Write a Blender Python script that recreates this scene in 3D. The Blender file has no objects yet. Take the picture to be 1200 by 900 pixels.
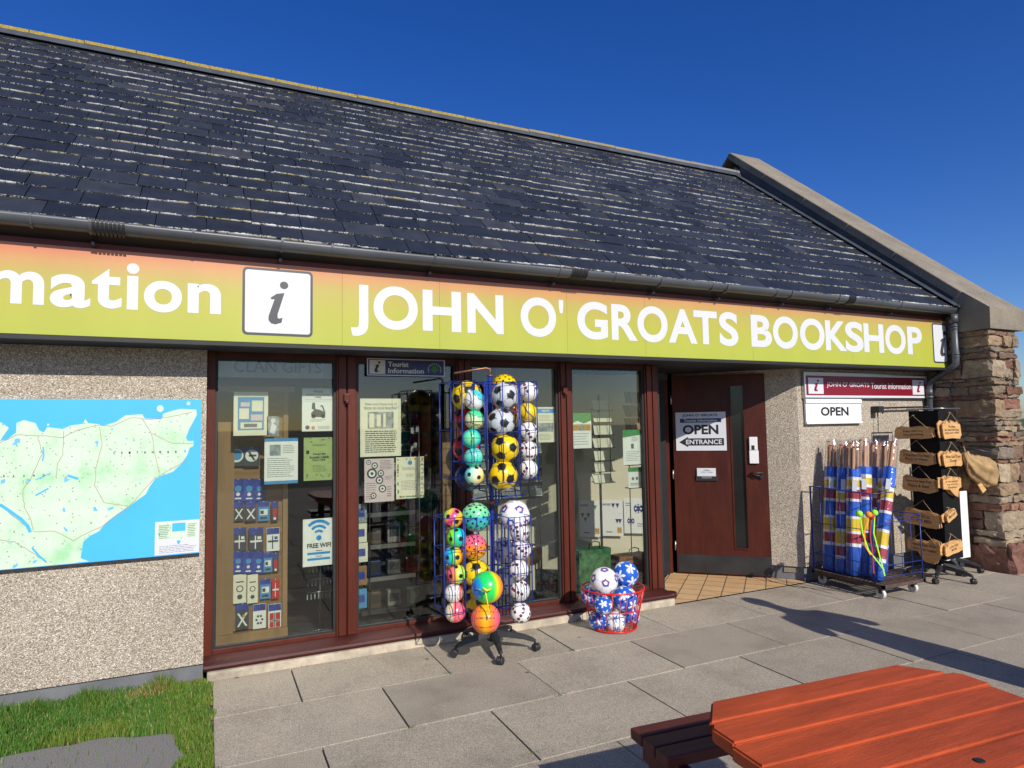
import bpy, bmesh, math, random
from mathutils import Vector, Matrix, noise
random.seed(11)
V = Vector
S = bpy.context.scene; C = S.collection
R = math.radians
# ------------------------------------------------------------------ camera, sky, sun, exposure
H = 1.6; FP = 763.2
def axes(yaw, pitch, roll):
    cy, sy, cp, sp = math.cos(yaw), math.sin(yaw), math.cos(pitch), math.sin(pitch)
    F = V((sy*cp, cy*cp, sp)); r = V((cy, -sy, 0)); u = r.cross(F)
    c, s = math.cos(roll), math.sin(roll)
    return F, c*r + s*u, -s*r + c*u
AF, AR, AU = axes(R(25.133), R(3.659), R(-.945))
cam = bpy.data.cameras.new('camera'); co = bpy.data.objects.new('camera', cam); C.objects.link(co)
m3 = Matrix((AR, AU, -AF)).transposed(); co.matrix_world = Matrix.Translation((0, 0, H)) @ m3.to_4x4()
cam.sensor_width = 36; cam.lens = FP/1200*36; cam.clip_end = 3000; cam.clip_start = .05
S.camera = co
SUN_EL, SUN_AZ = 32.0, 3.0        # azimuth: degrees to the right of straight-on
W_ = bpy.data.worlds.new('World'); S.world = W_; W_.use_nodes = True
nt = W_.node_tree; bgn = nt.nodes['Background']; sk = nt.nodes.new('ShaderNodeTexSky'); sk.sky_type = 'NISHITA'
sk.sun_disc = False; sk.sun_elevation = R(SUN_EL); sk.sun_rotation = R(180-SUN_AZ); sk.altitude = 0; sk.air_density = 1.0; sk.dust_density = .55; sk.ozone_density = 6.0
hs = nt.nodes.new('ShaderNodeHueSaturation'); hs.inputs['Saturation'].default_value = 1.25; hs.inputs['Hue'].default_value = .519; nt.links.new(sk.outputs[0], hs.inputs['Color']); nt.links.new(hs.outputs[0], bgn.inputs[0]); bgn.inputs[1].default_value = .120
ld = bpy.data.lights.new('sun', 'SUN'); ld.energy = 5.0; ld.angle = R(.5); ld.color = (1, .94, .84)
lo = bpy.data.objects.new('sun', ld); C.objects.link(lo)
sd = V((math.sin(R(SUN_AZ))*math.cos(R(SUN_EL)), -math.cos(R(SUN_AZ))*math.cos(R(SUN_EL)), math.sin(R(SUN_EL))))
lo.rotation_euler = sd.to_track_quat('Z', 'Y').to_euler(); lo.location = (3, -10, 12)
S.view_settings.view_transform = 'Standard'; S.view_settings.look = 'None'; S.view_settings.gamma = 1; S.view_settings.exposure = .0
S.view_settings.use_curve_mapping = False

# ------------------------------------------------------------------ measuring helpers
def ray(x, y): return AF*FP + AR*(x-600) - AU*(y-450)
def P(x, y, Y): d = ray(x, y); d = d*(Y/d.y); return V((d.x, d.y, d.z+H))
def G(x, y, z=0): d = ray(x, y); d = d*((z-H)/d.z); return V((d.x, d.y, z))
def hit(x, y, p, n): d = ray(x, y); o = V((0, 0, H)); return o + d*((V(p)-o).dot(n)/d.dot(n))
def ppm(p): return FP/((V(p)-V((0, 0, H))).dot(AF))      # pixels per metre at a point

# ------------------------------------------------------------------ materials
def nd(t, k, **kw):
    n = t.nodes.new('ShaderNode'+k)
    for a, b in kw.items(): setattr(n, a, b)
    return n
def newmat(name, col=(.5, .5, .5), rough=.5, metal=0, spec=.5):
    m = bpy.data.materials.new(name); m.use_nodes = True; b = m.node_tree.nodes['Principled BSDF']
    b.inputs['Base Color'].default_value = (*col, 1); b.inputs['Roughness'].default_value = rough
    b.inputs['Metallic'].default_value = metal; b.inputs['Specular IOR Level'].default_value = spec
    return m, m.node_tree, b
def link(t, a, b): t.links.new(a, b)
def coords(t, scale=(1, 1, 1), rot=(0, 0, 0)):
    tc = nd(t, 'TexCoord'); mp = nd(t, 'Mapping'); mp.inputs['Scale'].default_value = scale; mp.inputs['Rotation'].default_value = rot
    link(t, tc.outputs['Object'], mp.inputs[0]); return mp.outputs[0]
def noi(t, vec, scale, detail=4, rough=.6):
    n = nd(t, 'TexNoise'); n.inputs['Scale'].default_value = scale; n.inputs['Detail'].default_value = detail; n.inputs['Roughness'].default_value = rough
    link(t, vec, n.inputs['Vector']); return n.outputs['Fac']
def ramp(t, fac, stops, interp='LINEAR'):
    r = nd(t, 'ValToRGB'); r.color_ramp.interpolation = interp; e = r.color_ramp.elements
    while len(e) < len(stops): e.new(.5)
    for i, (p, c) in enumerate(stops): e[i].position = p; e[i].color = (*c, 1) if len(c) == 3 else c
    link(t, fac, r.inputs[0]); return r.outputs[0]
def mix(t, fac, a, b, mode='MIX'):
    n = nd(t, 'Mix', data_type='RGBA', blend_type=mode)
    for s, v in ((n.inputs[0], fac), (n.inputs[6], a), (n.inputs[7], b)):
        if hasattr(v, 'is_linked'): link(t, v, s)
        elif isinstance(v, (int, float)): s.default_value = v
        else: s.default_value = (*v, 1)
    return n.outputs[2]
def mth(t, op, a, b=None):
    n = nd(t, 'Math', operation=op)
    for s, v in ((n.inputs[0], a), (n.inputs[1], b)):
        if v is None: continue
        if hasattr(v, 'is_linked'): link(t, v, s)
        else: s.default_value = v
    return n.outputs[0]
def bump(t, b, h, strength=.3, dist=.01):
    n = nd(t, 'Bump'); n.inputs['Strength'].default_value = strength; n.inputs['Distance'].default_value = dist
    link(t, h, n.inputs['Height']); link(t, n.outputs[0], b.inputs['Normal'])
def pm(name, col, rough=.5, var=.25, scale=12, bstr=.15, metal=0, spec=.5, fine=60, sc=(1, 1, 1), dist=.004):
    m, t, b = newmat(name, col, rough, metal, spec); v = coords(t, sc)
    n = noi(t, v, scale, 5); d = tuple(c*(1-var) for c in col); l = tuple(min(1, c*(1+var)) for c in col)
    link(t, ramp(t, n, [(.3, d), (.7, l)]), b.inputs['Base Color'])
    if bstr: bump(t, b, noi(t, v, fine, 4), bstr, dist)
    return m
M = {}
# pebbledash render
m, t, b = newmat('pebbledash', rough=.9, spec=.2); v = coords(t)
vo = nd(t, 'TexVoronoi'); vo.inputs['Scale'].default_value = 165; link(t, v, vo.inputs['Vector'])
sp = nd(t, 'SeparateColor'); link(t, vo.outputs['Color'], sp.inputs[0])
c = ramp(t, sp.outputs[0], [(.0, (.24, .195, .15)), (.25, (.39, .335, .265)), (.6, (.51, .45, .365)), (.9, (.62, .57, .48)), (1, (.85, .83, .77))])
big = noi(t, v, 1.7, 5); c = mix(t, .8, c, ramp(t, big, [(.25, (.82, .80, .77)), (.75, (1.16, 1.15, 1.12))]), 'MULTIPLY')
edge = ramp(t, vo.outputs['Distance'], [(.35, (1, 1, 1)), (.85, (.50, .45, .40))]); c = mix(t, .75, c, edge, 'MULTIPLY')
link(t, c, b.inputs['Base Color'])
hh = mth(t, 'SUBTRACT', 1.0, vo.outputs['Distance']); hh = mth(t, 'ADD', hh, mth(t, 'MULTIPLY', noi(t, v, 40, 3), .6)); bump(t, b, hh, .75, .006); M['render'] = m
# slate
m, t, b = newmat('slate', rough=.5, spec=.35)
uv = nd(t, 'UVMap'); sx = nd(t, 'SeparateXYZ'); link(t, uv.outputs[0], sx.inputs[0])
fl = mth(t, 'FLOOR', sx.outputs[0]); fr = mth(t, 'FRACT', sx.outputs[0]); wn = nd(t, 'TexWhiteNoise', noise_dimensions='1D'); link(t, fl, wn.inputs['W'])
v = coords(t)
base = ramp(t, wn.outputs['Value'], [(0, (.014, .018, .027)), (.6, (.021, .026, .038)), (.93, (.030, .035, .047)), (1, (.045, .048, .056))])
base = mix(t, .6, base, ramp(t, noi(t, v, 7, 6), [(.3, (.6, .6, .6)), (.75, (1.6, 1.5, 1.4))]), 'MULTIPLY')
n1 = noi(t, coords(t, (.9, 1, 1)), 17, 9, .8); n2 = noi(t, v, 1.3, 3); n3 = noi(t, v, 70, 4, .8)
edgev = ramp(t, sx.outputs[1], [(0, (.31, .31, .31)), (.035, (.24, .24, .24)), (.11, (.05, .05, .05)), (.35, (0, 0, 0))])
edgeu = ramp(t, mth(t, 'ABSOLUTE', mth(t, 'SUBTRACT', fr, .5)), [(.46, (0, 0, 0)), (.5, (.17, .17, .17))])
sm = mth(t, 'ADD', mth(t, 'ADD', n1, edgev), edgeu); sm = mth(t, 'ADD', sm, mth(t, 'MULTIPLY', mth(t, 'SUBTRACT', n2, .5), .55)); sm = mth(t, 'ADD', sm, mth(t, 'MULTIPLY', mth(t, 'SUBTRACT', n3, .5), .6))
lm = ramp(t, sm, [(.785, (0, 0, 0)), (.815, (1, 1, 1))])
lic = ramp(t, noi(t, v, 3.1, 5), [(.40, (.66, .66, .63)), (.52, (.55, .54, .48)), (.60, (.36, .31, .13)), (.75, (.58, .57, .52))])
link(t, mix(t, lm, base, lic), b.inputs['Base Color'])
link(t, ramp(t, lm, [(0, (.52, .52, .52)), (1, (.9, .9, .9))]), b.inputs['Roughness']); bump(t, b, mth(t, 'ADD', noi(t, v, 30, 5), lm), .35, .006); M['slate'] = m
# ridge with yellow lichen
m, t, b = newmat('ridge_stone', rough=.9); v = coords(t); n = noi(t, v, 14, 6, .7)
sx = nd(t, 'SeparateXYZ'); link(t, coords(t), sx.inputs[0]); lw = mth(t, 'MULTIPLY', sx.outputs[0], -.055)
link(t, mix(t, ramp(t, mth(t, 'ADD', n, lw), [(.38, (0, 0, 0)), (.5, (1, 1, 1))]), (.20, .19, .17), ramp(t, noi(t, v, 40, 3), [(.3, (.16, .12, .03)), (.7, (.40, .29, .045))])), b.inputs['Base Color']); bump(t, b, noi(t, v, 60, 4), .5, .01); M['ridge'] = m
# coping concrete
m, t, b = newmat('coping_concrete', rough=.95, spec=.2); v = coords(t)
c = ramp(t, noi(t, v, 120, 4), [(.3, (.15, .13, .105)), (.55, (.27, .24, .195)), (.75, (.40, .365, .30))]); c = mix(t, .7, c, ramp(t, noi(t, v, 3, 6), [(.3, (.62, .60, .56)), (.7, (1.12, 1.08, 1.0))]), 'MULTIPLY')
c = mix(t, ramp(t, noi(t, v, 22, 6, .8), [(.66, (0, 0, 0)), (.72, (.8, .8, .8))]), c, (.45, .42, .16)); link(t, c, b.inputs['Base Color']); bump(t, b, noi(t, v, 90, 4), .5, .006); M['coping'] = m
# rubble stone: per-stone colour from attribute
m, t, b = newmat('rubble_stone', rough=.9, spec=.25); v = coords(t); at_ = nd(t, 'Attribute', attribute_name='Col')
c = mix(t, .85, at_.outputs['Color'], ramp(t, noi(t, v, 14, 8, .7), [(.28, (.45, .42, .40)), (.5, (.95, .95, .95)), (.75, (1.45, 1.4, 1.3))]), 'MULTIPLY')
c = mix(t, ramp(t, noi(t, v, 30, 5, .8), [(.62, (0, 0, 0)), (.72, (.6, .6, .6))]), c, (.36, .35, .30)); link(t, c, b.inputs['Base Color']); bump(t, b, mth(t, 'ADD', noi(t, v, 25, 8, .7), noi(t, v, 110, 3)), .7, .012); M['stone'] = m
M['mortar'] = pm('mortar', (.20, .18, .15), .95, .35, 20, .6, fine=80, dist=.01)
# paving
m, t, b = newmat('paving', rough=.85, spec=.25)
uv = nd(t, 'UVMap'); sx = nd(t, 'SeparateXYZ'); link(t, uv.outputs[0], sx.inputs[0]); wn = nd(t, 'TexWhiteNoise', noise_dimensions='1D'); link(t, sx.outputs[0], wn.inputs['W']); v = coords(t)
c = ramp(t, noi(t, v, 190, 3, .8), [(.36, (.17, .146, .115)), (.5, (.34, .295, .236)), (.64, (.54, .48, .39))])
c = mix(t, .7, c, ramp(t, wn.outputs['Value'], [(0, (.86, .85, .84)), (1, (1.1, 1.09, 1.06))]), 'MULTIPLY')
c = mix(t, .75, c, ramp(t, noi(t, v, 2.2, 7, .65), [(.3, (.70, .68, .66)), (.5, (.98, .98, .96)), (.75, (1.16, 1.13, 1.07))]), 'MULTIPLY')
c = mix(t, ramp(t, noi(t, v, 26, 6, .85), [(.70, (0, 0, 0)), (.76, (.55, .55, .55))]), c, (.07, .062, .055))
c = mix(t, ramp(t, noi(t, v, .9, 5, .7), [(.60, (0, 0, 0)), (.78, (.35, .35, .35))]), c, (.26, .17, .09))
vs = nd(t, 'TexVoronoi'); vs.inputs['Scale'].default_value = 3.2; link(t, v, vs.inputs['Vector']); c = mix(t, ramp(t, vs.outputs['Distance'], [(.035, (.8, .8, .8)), (.055, (0, 0, 0))]), c, (.05, .045, .04))
link(t, c, b.inputs['Base Color']); bump(t, b, mth(t, 'ADD', noi(t, v, 240, 3, .8), noi(t, v, 12, 4)), .55, .003); M['paving'] = m
M['joint'] = pm('joint_sand', (.075, .065, .05), .95, .4, 8, .4, fine=200)
M['tarmac'] = pm('tarmac', (.20, .185, .175), .93, .55, 150, .9, fine=220, dist=.005)
M['soil'] = pm('soil', (.045, .04, .02), .95, .4, 30, .6, fine=90, dist=.02)
M['field'] = pm('field_grass', (.05, .085, .02), .95, .35, .4, .4, fine=30, dist=.03)
M['concrete'] = pm('threshold_concrete', (.42, .36, .27), .92, .35, 9, .6, fine=120, dist=.006)
M['plinth'] = pm('grey_plinth', (.135, .14, .148), .75, .22, 5, .25, fine=140, dist=.003)
# tiles of the porch
m, t, b = newmat('porch_tile', rough=.6); v = coords(t, (1, 1, 1), (0, 0, R(47)))
br = nd(t, 'TexBrick', offset=0.0); br.inputs['Scale'].default_value = 1; br.inputs['Brick Width'].default_value = .19; br.inputs['Row Height'].default_value = .19; br.inputs['Mortar Size'].default_value = .005
br.inputs['Color1'].default_value = (.56, .34, .16, 1); br.inputs['Color2'].default_value = (.62, .41, .21, 1); br.inputs['Mortar'].default_value = (.10, .075, .05, 1); link(t, v, br.inputs['Vector'])
link(t, mix(t, .5, br.outputs['Color'], ramp(t, noi(t, v, 8, 5), [(.3, (.75, .75, .75)), (.7, (1.1, 1.1, 1.1))]), 'MULTIPLY'), b.inputs['Base Color']); M['tile'] = m
# painted timber
def timber(name, col, sc=(1, 1, 1), wear=.70, rough=.42):
    m, t, b = newmat(name, col, rough, 0, .3); v = coords(t, sc)
    c = ramp(t, noi(t, v, 9, 8, .7), [(.28, tuple(x*.62 for x in col)), (.5, col), (.72, tuple(x*1.4 for x in col))]); c = mix(t, .55, c, ramp(t, noi(t, coords(t), 2.3, 5), [(.3, (.72, .75, .78)), (.7, (1.15, 1.15, 1.15))]), 'MULTIPLY')
    c = mix(t, ramp(t, noi(t, v, 38, 8, .8), [(wear, (0, 0, 0)), (wear+.03, (.8, .8, .8))]), c, (.30, .20, .15)); link(t, c, b.inputs['Base Color'])
    bump(t, b, mth(t, 'ADD', noi(t, v, 35, 6), noi(t, v, 130, 4, .8)), .45, .004); return m
M['frame'] = timber('red_brown_frame', (.085, .0165, .008), (1, 1, .12))
M['sill'] = timber('red_brown_sill', (.062, .012, .010), (.12, 1, 1), .64, .5)
M['door'] = timber('door_red', (.064, .0125, .006), (1, 1, .2), .72, .42)
M['kick'] = pm('kick_plate', (.022, .022, .024), .35, .35, 5, .1, spec=.6)
M['dark'] = pm('dark_paint', (.012, .012, .013), .6, .2)
M['maroonboard'] = pm('fascia_maroon', (.12, .012, .012), .5, .2)
M['pvc'] = pm('gutter_plastic', (.075, .083, .095), .42, .35, 4, .06, spec=.6, fine=14, sc=(.3, 1, 1))
M['lead'] = pm('lead_flashing', (.045, .055, .070), .5, .35, 6, .2, spec=.5)
M['white'] = pm('white_paint', (.74, .74, .74), .4, .03, 6, 0)
M['letter'] = pm("white_vinyl", (.60, .61, .65), .35, .02, 4, 0)
M['charcoal'] = pm('charcoal_vinyl', (.045, .048, .052), .4, .05, 4, 0)
M['blackink'] = newmat('black_ink', (.012, .012, .014), .5)[0]
M['greyink'] = newmat('grey_ink', (.10, .11, .12), .6)[0]
M['navy'] = newmat('navy', (.012, .022, .14), .4)[0]
M['maroon'] = newmat('sign_maroon', (.20, .006, .020), .35)[0]
M['paper'] = pm('paper', (.66, .65, .60), .8, .04, 30, 0)
M['cream'] = pm('cream_paper', (.64, .60, .46), .8, .05, 30, 0)
M['greenpaper'] = pm('green_paper', (.30, .37, .14), .8, .12, 25, 0)
M['pinkpaper'] = pm('pink_paper', (.55, .44, .44), .8, .06, 30, 0)
M['bluepaper'] = pm('blue_print', (.055, .22, .42), .7, .1, 30, 0)
M['skyblue'] = newmat('sky_blue_print', (.012, .21, .50), .6)[0]
M['greenprint'] = pm('green_print', (.05, .22, .06), .7, .3, 40, 0)
M['photo'] = pm('grey_photo', (.22, .24, .24), .6, .7, 25, 0)
M['gold'] = pm('gold_print', (.42, .24, .06), .6, .4, 60, 0)
M['red'] = newmat('red_print', (.42, .014, .012), .5)[0]
M['pink'] = newmat('rose_print', (.36, .10, .14), .6)[0]
# shop sign panel: printed orange-to-lime gradient
m, t, b = newmat('sign_panel', rough=.32, spec=.45); v = coords(t); sx = nd(t, 'SeparateXYZ'); link(t, v, sx.inputs[0])
zz = mth(t, 'SUBTRACT', mth(t, 'MULTIPLY', sx.outputs[2], 1/.52), mth(t, 'MULTIPLY', sx.outputs[0], .020)); zz = mth(t, 'SUBTRACT', zz, .05)
c = ramp(t, zz, [(0, (.385, .425, .055)), (.45, (.415, .405, .06)), (.72, (.43, .365, .08)), (.88, (.52, .28, .10)), (1, (.55, .19, .09))])
c = mix(t, .35, c, ramp(t, noi(t, coords(t, (1.4, 1, .25)), 2.2, 4), [(.3, (.86, .88, .86)), (.7, (1.08, 1.06, 1.1))]), 'MULTIPLY')
link(t, c, b.inputs['Base Color']); bump(t, b, noi(t, v, 1.6, 2), .06, .02); M['sign'] = m
M['sea'] = pm('map_sea', (.055, .42, .88), .4, .05, 2, 0)
m, t, b = newmat('map_land', rough=.4); v = coords(t)
c = ramp(t, noi(t, v, 5, 4), [(.35, (.58, .68, .55)), (.55, (.50, .66, .48)), (.68, (.33, .60, .33))])
c = mix(t, ramp(t, noi(t, v, 17, 3, .5), [(.665, (0, 0, 0)), (.68, (.9, .9, .9))]), c, (.10, .42, .75))
vo = nd(t, 'TexVoronoi'); vo.inputs['Scale'].default_value = 38; link(t, v, vo.inputs['Vector'])
c = mix(t, ramp(t, vo.outputs['Distance'], [(.13, (.75, .75, .75)), (.18, (0, 0, 0))]), c, (.16, .13, .15))
c = mix(t, ramp(t, noi(t, coords(t, (1, 1, 3)), 60, 2, .5), [(.66, (0, 0, 0)), (.69, (.6, .6, .6))]), c, (.13, .26, .30)); link(t, c, b.inputs['Base Color']); M['land'] = m
M['road'] = newmat('map_road', (.36, .26, .17), .5)[0]; M['coast'] = newmat('map_coast', (.70, .70, .55), .5)[0]
# glass: thin sheet, clear with fresnel reflection
m, t, b = newmat('window_glass'); t.nodes.remove(b); tr = nd(t, 'BsdfTransparent'); tr.inputs[0].default_value = (.86, .89, .87, 1); gl = nd(t, 'BsdfGlossy'); gl.inputs['Roughness'].default_value = .015; gl.inputs[0].default_value = (1, 1, 1, 1)
fz = nd(t, 'Fresnel'); fz.inputs[0].default_value = 1.5; mx = nd(t, 'MixShader'); link(t, mth(t, 'MULTIPLY', fz.outputs[0], 1.1), mx.inputs[0]); link(t, tr.outputs[0], mx.inputs[1]); link(t, gl.outputs[0], mx.inputs[2])
link(t, mx.outputs[0], t.nodes['Material Output'].inputs[0]); M['glass'] = m
# clear plastic sleeve
m, t, b = newmat('clear_plastic'); t.nodes.remove(b); tr = nd(t, 'BsdfTransparent'); tr.inputs[0].default_value = (.93, .93, .94, 1); gl = nd(t, 'BsdfGlossy'); gl.inputs['Roughness'].default_value = .16
fz = nd(t, 'LayerWeight'); fz.inputs[0].default_value = .25; mx = nd(t, 'MixShader'); link(t, mth(t, 'ADD', mth(t, 'MULTIPLY', fz.outputs[1], .5), .05), mx.inputs[0]); link(t, tr.outputs[0], mx.inputs[1]); link(t, gl.outputs[0], mx.inputs[2]); link(t, mx.outputs[0], t.nodes['Material Output'].inputs[0])
bn = nd(t, 'Bump'); bn.inputs['Strength'].default_value = .8; bn.inputs['Distance'].default_value = .01; link(t, noi(t, coords(t), 22, 3), bn.inputs['Height']); link(t, bn.outputs[0], gl.inputs['Normal']); M['plastic'] = m
M['wood'] = pm('pale_wood', (.25, .14, .055), .6, .3, 5, .2, sc=(1, 1, .1))
M['boardwood'] = pm('board_wood', (.24, .13, .05), .7, .3, 8, .2, sc=(.3, 1, 3))
m, t, b = newmat('pine_sign', rough=.62); v = coords(t, (2, 2, 16)); c = ramp(t, noi(t, v, 4, 6), [(.3, (.42, .21, .062)), (.55, (.62, .35, .13)), (.75, (.68, .42, .18))]); link(t, c, b.inputs['Base Color']); M['pine'] = m
M['pole'] = pm('peeled_pole', (.52, .30, .16), .6, .3, 6, .2, sc=(4, 4, .4))
M['blue'] = pm('blue_metal', (.012, .03, .22), .4, .2, 20, 0)
M['bluefab'] = pm('blue_fabric', (.014, .11, .56), .7, .2, 20, .3, fine=60, sc=(1, 1, .3))
M['yellowfab'] = pm('yellow_fabric', (.72, .52, .01), .7, .15, 20, .3, fine=60, sc=(1, 1, .3))
M['redfab'] = pm('red_fabric', (.36, .03, .045), .7, .2, 20, .3, fine=60, sc=(1, 1, .3))
M['whitefab'] = pm('white_fabric', (.80, .80, .80), .7, .1, 20, .2)
M['redwire'] = newmat('red_coated_wire', (.62, .015, .012), .3)[0]
M['blackpl'] = pm('black_plastic', (.020, .020, .022), .45, .3, 20, .1)
M['steel'] = newmat('steel', (.5, .5, .5), .3, 1)[0]; M['rust'] = pm('rusty_deck', (.075, .045, .032), .75, .5, 30, .4)
M['wheel'] = pm('white_rubber', (.55, .54, .50), .6, .2, 30, .1)
M['copper'] = pm('worn_copper', (.30, .13, .08), .45, .3, 30, .1, metal=.6)
M['lime'] = newmat('lime_fabric', (.35, .85, .02), .6)[0]; M['orange'] = newmat('orange_fabric', (.85, .28, .01), .6)[0]
M['cord'] = pm('jute_cord', (.33, .22, .12), .8, .2)
M['jute'] = pm('jute_cloth', (.36, .23, .10), .9, .4, 9, .9, fine=90, dist=.008)
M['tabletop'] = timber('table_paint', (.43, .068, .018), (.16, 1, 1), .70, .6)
M['bench'] = timber('bench_paint_shaded', (.10, .022, .018), (.16, 1, 1), .70, .5)  # darkened table paint: the shade under the tabletop is put into the colour
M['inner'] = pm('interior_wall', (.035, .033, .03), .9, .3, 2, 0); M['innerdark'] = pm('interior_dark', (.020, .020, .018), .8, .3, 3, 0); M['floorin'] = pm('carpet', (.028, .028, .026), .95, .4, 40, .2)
M['creamwall'] = pm('cream_board', (.60, .54, .39), .8, .06, 3, 0)
m, t, b = newmat('ball_print', rough=.28, spec=.5); at_ = nd(t, 'Attribute', attribute_name='Col'); link(t, at_.outputs['Color'], b.inputs['Base Color']); b.inputs['Coat Weight'].default_value = .3; M['ball'] = m
M['skin'] = pm('skin', (.50, .30, .22), .5, .1); M['jacket'] = pm('dark_jacket', (.03, .035, .05), .8, .3); M['jeans'] = pm('jeans', (.05, .07, .13), .85, .3); M['shoe'] = pm('shoe', (.05, .04, .035), .6, .2)
m, t, b = newmat('grass_blade', rough=.6); oi = nd(t, 'Attribute', attribute_name='Col'); link(t, oi.outputs['Color'], b.inputs['Base Color']); b.inputs['Subsurface Weight'].default_value = 0; M['blade'] = m

# ------------------------------------------------------------------ object helpers
def Wm(o):
    return (Wm(o.parent) if o.parent else Matrix()) @ Matrix.LocRotScale(o.location, o.rotation_euler, o.scale)
class MB:
    def __init__(s, uv=False, col=False):
        s.bm = bmesh.new(); s.uv = s.bm.loops.layers.uv.new('UVMap') if uv else None
        s.col = s.bm.loops.layers.float_color.new('Col') if col else None; s.cc = (1, 1, 1)
    def f(s, pts, mi=0, smooth=False):
        try: fc = s.bm.faces.new([s.bm.verts.new(p) for p in pts])
        except ValueError: return None
        fc.material_index = mi; fc.smooth = smooth
        if s.col:
            for l in fc.loops: l[s.col] = (*s.cc, 1)
        return fc
    def box(s, a, b, mi=0, mat=None, bev=0):
        a, b = V(a), V(b); x0, y0, z0 = (min(a[i], b[i]) for i in range(3)); x1, y1, z1 = (max(a[i], b[i]) for i in range(3))
        vs = [V(p) for p in ((x0, y0, z0), (x1, y0, z0), (x1, y1, z0), (x0, y1, z0), (x0, y0, z1), (x1, y0, z1), (x1, y1, z1), (x0, y1, z1))]
        if mat: vs = [mat @ p for p in vs]
        bv = [s.bm.verts.new(p) for p in vs]; fs = []
        for q in ((0, 3, 2, 1), (4, 5, 6, 7), (0, 1, 5, 4), (1, 2, 6, 5), (2, 3, 7, 6), (3, 0, 4, 7)):
            fc = s.bm.faces.new([bv[i] for i in q]); fc.material_index = mi; fs.append(fc)
            if s.col:
                for l in fc.loops: l[s.col] = (*s.cc, 1)
        if bev:
            es = list({e for fc in fs for e in fc.edges}); bmesh.ops.bevel(s.bm, geom=es, offset=bev, segments=2, affect='EDGES', profile=.6)
        return s
    def tube(s, pts, r, n=8, mi=0, closed=False, cap=True):
        pts = [V(p) for p in pts]; L = len(pts); rings = []
        rs = r if isinstance(r, (list, tuple)) else [r]*L; pu = None
        for i, p in enumerate(pts):
            if closed: tg = pts[(i+1) % L]-pts[i-1]
            else: tg = pts[min(i+1, L-1)]-pts[max(i-1, 0)]
            if tg.length < 1e-9: tg = V((0, 0, 1))
            tg.normalize()
            if pu is None: pu = tg.orthogonal().normalized()
            else:
                pu = pu-tg*pu.dot(tg); pu = pu.normalized() if pu.length > 1e-6 else tg.orthogonal().normalized()
            w = tg.cross(pu); rings.append([s.bm.verts.new(p+(pu*math.cos(2*math.pi*k/n)+w*math.sin(2*math.pi*k/n))*rs[i]) for k in range(n)])
        for i in range(L if closed else L-1):
            a, b = rings[i], rings[(i+1) % L]
            for k in range(n):
                fc = s.bm.faces.new((a[k], a[(k+1) % n], b[(k+1) % n], b[k])); fc.smooth = n > 4; fc.material_index = mi
                if s.col:
                    for l in fc.loops: l[s.col] = (*s.cc, 1)
        if cap and not closed:
            for rg in (rings[0][::-1], rings[-1]):
                fc = s.bm.faces.new(rg); fc.material_index = mi
                if s.col:
                    for l in fc.loops: l[s.col] = (*s.cc, 1)
        return s
    def prism(s, pts, off, mi=0):                    # polygon points extruded by vector off
        pts = [V(p) for p in pts]; off = V(off); a = [s.bm.verts.new(p) for p in pts]; b = [s.bm.verts.new(p+off) for p in pts]; n = len(pts)
        fs = [s.bm.faces.new(a[::-1]), s.bm.faces.new(b)] + [s.bm.faces.new((a[i], a[(i+1) % n], b[(i+1) % n], b[i])) for i in range(n)]
        for fc in fs:
            fc.material_index = mi
            if s.col:
                for l in fc.loops: l[s.col] = (*s.cc, 1)
        return s
    def build(s, name, mat, parent=None, norm=True, origin=None):
        if norm: bmesh.ops.recalc_face_normals(s.bm, faces=s.bm.faces)
        me = bpy.data.meshes.new(name); s.bm.to_mesh(me); s.bm.free()
        return finish(name, me, mat, parent, origin)
def finish(name, me, mat, parent=None, origin=None):
    for m_ in (mat if isinstance(mat, (list, tuple)) else [mat]):
        if me.materials.find(m_.name) < 0 or True: me.materials.append(m_)
    o = bpy.data.objects.new(name, me); C.objects.link(o)
    if parent:
        o.parent = parent; me.transform(Wm(parent).inverted())
    else:
        if origin is None and len(me.vertices):
            xs = [v.co for v in me.vertices]; lo_ = V([min(c[i] for c in xs) for i in range(3)]); hi = V([max(c[i] for c in xs) for i in range(3)]); origin = V(((lo_.x+hi.x)/2, (lo_.y+hi.y)/2, lo_.z))
        origin = V(origin); me.transform(Matrix.Translation(-origin)); o.location = origin
    return o
def tag(o, label=None, cat=None, group=None, kind=None):
    if label: o['label'] = label
    if cat: o['category'] = cat
    if group: o['group'] = group
    if kind: o['kind'] = kind
    return o
def thing(name, loc, label, cat, group=None, rz=0):
    o = bpy.data.objects.new(name, None); C.objects.link(o); o.location = loc; o.rotation_euler = (0, 0, rz); o.empty_display_size = .1
    return tag(o, label, cat, group)
def dup(o, parent=None, label=None, loc=None, rot=None, group=None):
    c = o.copy(); C.objects.link(c); c.parent = parent
    if loc is not None: c.location = loc
    if rot is not None: c.rotation_euler = rot
    if label: c['label'] = label
    if group: c['group'] = group
    for ch in [x for x in o.children]: dup(ch, c)
    return c
def textmesh(body, off=.02, res=3):
    cu = bpy.data.curves.new('t', 'FONT'); cu.body = body; cu.offset = off; cu.resolution_u = res; cu.align_x = 'LEFT'
    o = bpy.data.objects.new('t', cu); C.objects.link(o); bpy.context.view_layer.update()
    me = bpy.data.meshes.new_from_object(o.evaluated_get(bpy.context.evaluated_depsgraph_get())); bpy.data.objects.remove(o); bpy.data.curves.remove(cu); me.materials.clear(); return me
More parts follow.
